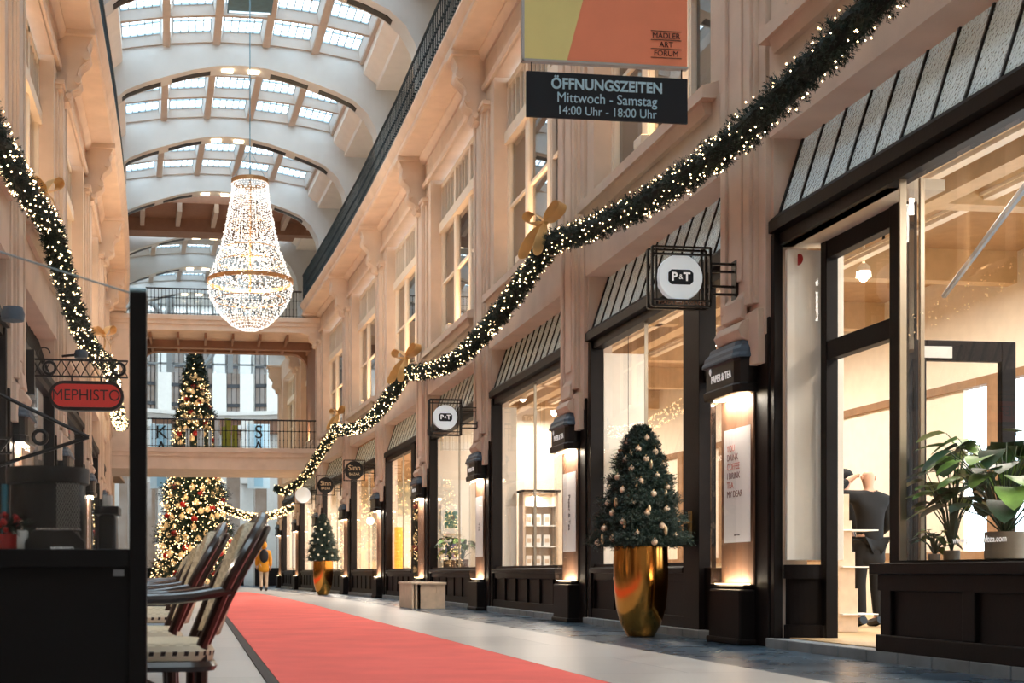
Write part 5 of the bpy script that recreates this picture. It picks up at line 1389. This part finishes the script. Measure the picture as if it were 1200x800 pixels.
# counter with things behind the screen
zt2 = zr-.012
root = thing('counter', 'dark serving counter behind the glass screen', 'counter', (-.8, 3.4, 0))
b = MB(); b.box(-1.7, -.14, 3.25, 3.53, zt2-.03, zt2); b.build('worktop', black, root)
b = MB(); b.box(-1.65, -.2, 3.27, 3.5, 0, zt2-.03); b.build('cabinet_body', dark, root)
Yk = 3.42
bb0 = at(4, 552, Yk+.0); bb1 = at(108, 552, Yk+.0); xm_ = (bb0[0]+bb1[0])/2; rr_ = (bb1[0]-bb0[0])/2*.93; ztp = at(50, 549, Yk)[2]
root = thing('round_display_case', 'round black display case with flat lid and wire mesh corner on the counter', 'display case', (xm_, Yk, zt2))
b = MB(); b.lathe([(0, zt2), (rr_*.9, zt2), (rr_*.9, ztp-.04)], (xm_, Yk, 0), 32); b.build('drum', booth, root, smooth=True)
b = MB(); b.lathe([(rr_*.9, ztp-.045), (rr_, ztp-.04), (rr_*1.02, ztp-.01), (rr_, ztp), (0, ztp+.004)], (xm_, Yk, 0), 32); b.build('lid', booth, root, smooth=True)
b = MB()
for i in range(9):
    for j in range(12):
        x = xm_+rr_*.3+i*.0065; z = zt2+.02+j*.0135
        b.tube([(x, Yk-rr_*.93, z), (x+.0065, Yk-rr_*.93, z+.0135)], .0007, 3, cap=False); b.tube([(x+.0065, Yk-rr_*.93, z), (x, Yk-rr_*.93, z+.0135)], .0007, 3, cap=False)
b.build('wire_mesh', mat('wire', (170, 166, 160), .3, metal=.8), root)
q0 = at(30, 642, 3.27); q1 = at(100, 618, 3.27)
root = thing('black_tray', 'low black case with small pale lettering and patterned glass top', 'case', ((q0[0]+q1[0])/2, 3.27, zt2))
b = MB(); b.prism([(q0[0], zt2), (q1[0], zt2), (q1[0], zt2+.03), (q1[0]-.03, zt2+.06), (q0[0]+.02, zt2+.06), (q0[0], zt2+.03)], [3.25, 3.29]); b.build('case_body', booth, root, bevel=.003)
text_obj('NESPRESSO', .011, letter_w, root, (q1[0]-.055, 3.249, zt2+.014), depth=.0005)
b = MB()
for i in range(10):
    for j in range(3): b.octa((q0[0]+.03+i*.0105+j*.003, 3.255+j*.012, zt2+.061), .005)
b.build('capsules', mat('steel_shine', (180, 190, 196), .2, metal=1), root)
q = at(8, 625, 3.3)
root = thing('flower_pot', 'red pot with red berries and fir greens behind the glass', 'flower pot', (q[0], 3.3, zt2))
b = MB(); b.lathe([(0, 0), (.028, 0), (.034, .05), (.03, .05)], (q[0], 3.3, zt2), 16); b.build('pot', red_m, root, smooth=True)
b = MB()
for i in range(26): d = rnd_dir(); b.ball((q[0]+d.x*.032, 3.3+d.y*.03, zt2+.075+d.z*.025), .008, 6, 4)
b.build('berries', red_m, root); b = MB()
for i in range(70): d = rnd_dir(); tuft(b, (q[0]+d.x*.03, 3.3+d.y*.02, zt2+.07), d+Vector((.3,0,.2)), .05, 4, .002)
b.build('greens', green, root)
q = at(24, 625, 3.3)
root = thing('vase', 'small white waisted vase beside the red pot', 'vase', (q[0], 3.3, zt2))
b = MB(); b.lathe([(0, 0), (.012, 0), (.016, .02), (.02, .055), (.017, .06), (.014, .055)], (q[0], 3.3, zt2), 16); b.build('body', white_m, root, smooth=True)
b = MB(); b.tube([(q[0], 3.3, zt2+.05), (q[0], 3.3, zt2+.085)], .006, 8); b.build('stopper', wood_l, root)
q = at(6, 590, 3.4)
b = MB(); b.tube([(q[0], 3.4, zt2), (q[0], 3.4, q[2]+.05)], .009, 10); tag(b.build('candle', mat('teal_wax', (40, 120, 140), .5)), 'slim teal candle at the left edge behind the glass', 'candle')
q0 = at(112, 600, 3.4); q1 = at(140, 594, 3.4)
root = thing('coffee_machine', 'black box shaped coffee machine on the counter right of the round case', 'coffee machine', ((q0[0]+q1[0])/2, 3.4, zt2))
b = MB(); b.box(q0[0]+.008, q1[0]-.006, 3.36, 3.48, zt2, q1[2]-.02); b.build('body', black, root, bevel=.01)
b = MB(); b.box(q0[0], q1[0], 3.35, 3.49, q1[2]-.02, q1[2]); b.build('top_plate', booth, root)
b = MB(); b.tube([((q0[0]+q1[0])/2, 3.4, q1[2]), ((q0[0]+q1[0])/2, 3.4, q1[2]+.03)], .014, 8); b.build('cup', white_m, root)
# dark rods with ring letters of the sign near the left edge
Yr = 9.0
root = thing('letter_sign', 'black hanging letter sign with thin converging rods at the left edge', 'sign', at(30, 520, Yr))
r0 = at(0, 462, Yr); r1 = at(104, 512, Yr); r2 = at(0, 545, Yr)
b = MB(); b.tube([r0, r1], .014, 6); b.tube([r2, r1], .014, 6); b.tube([r0, at(-60, 450, Yr)], .014, 6); b.build('rods', black, root)
q = at(47, 512, Yr); b = MB(); b.tube([(q[0]+.045*math.cos(t*PI/12), Yr, q[2]+.045*math.sin(t*PI/12)) for t in range(25)], .015, 6, cap=False); b.build('ring_letter', black, root, smooth=True)
text_obj('Z', .17, black, root, at(5, 523, Yr), depth=.012, name='letter')
q = at(118, 498, Yr); 

# dark lantern silhouettes on the left wall near the glass
for i, (px, py, Y_) in enumerate([(15, 368, 12.0), (95, 415, 20.5)]):
    q = at(px, py, Y_); root = thing('security_camera' if i == 0 else 'wall_spotlight', ['grey dome camera on an arm fixed to the left wall', 'dark round spotlight on the left facade above the red sign'][i], 'camera' if i == 0 else 'spotlight', q)
    b = MB(); b.tube([(q[0]-.3, Y_+.1, q[2]-.02), (q[0]+.02, Y_, q[2])], .02, 6); b.build('arm', black, root)
    b = MB(); b.lathe([(0, .07), (.09, .06), (.11, .0), (.1, -.06), (0, -.08)], q, 16); b.build('housing', cap_m, root, smooth=True)
# lamp hooks on the vault piers
HK = None
for k in range(3, 8):
    y = P[k]-.2; x = 5.75+cY(y)
    if HK is None:
        HK = thing('hook_lamp', 'thin curved hook lamp on the upper gallery wall right of the vault', 'lamp', (x, y, 11.3), 'hook lamps on the gallery')
        b = MB(); b.tube([(x, y, 10.8), (x, y, 11.6), (x-.05, y, 11.85), (x-.2, y, 11.98), (x-.55, y, 12.0)], .018, 6); b.build('arm', black, HK)
    else: copy_tree(HK, loc=(x, y, 11.3))
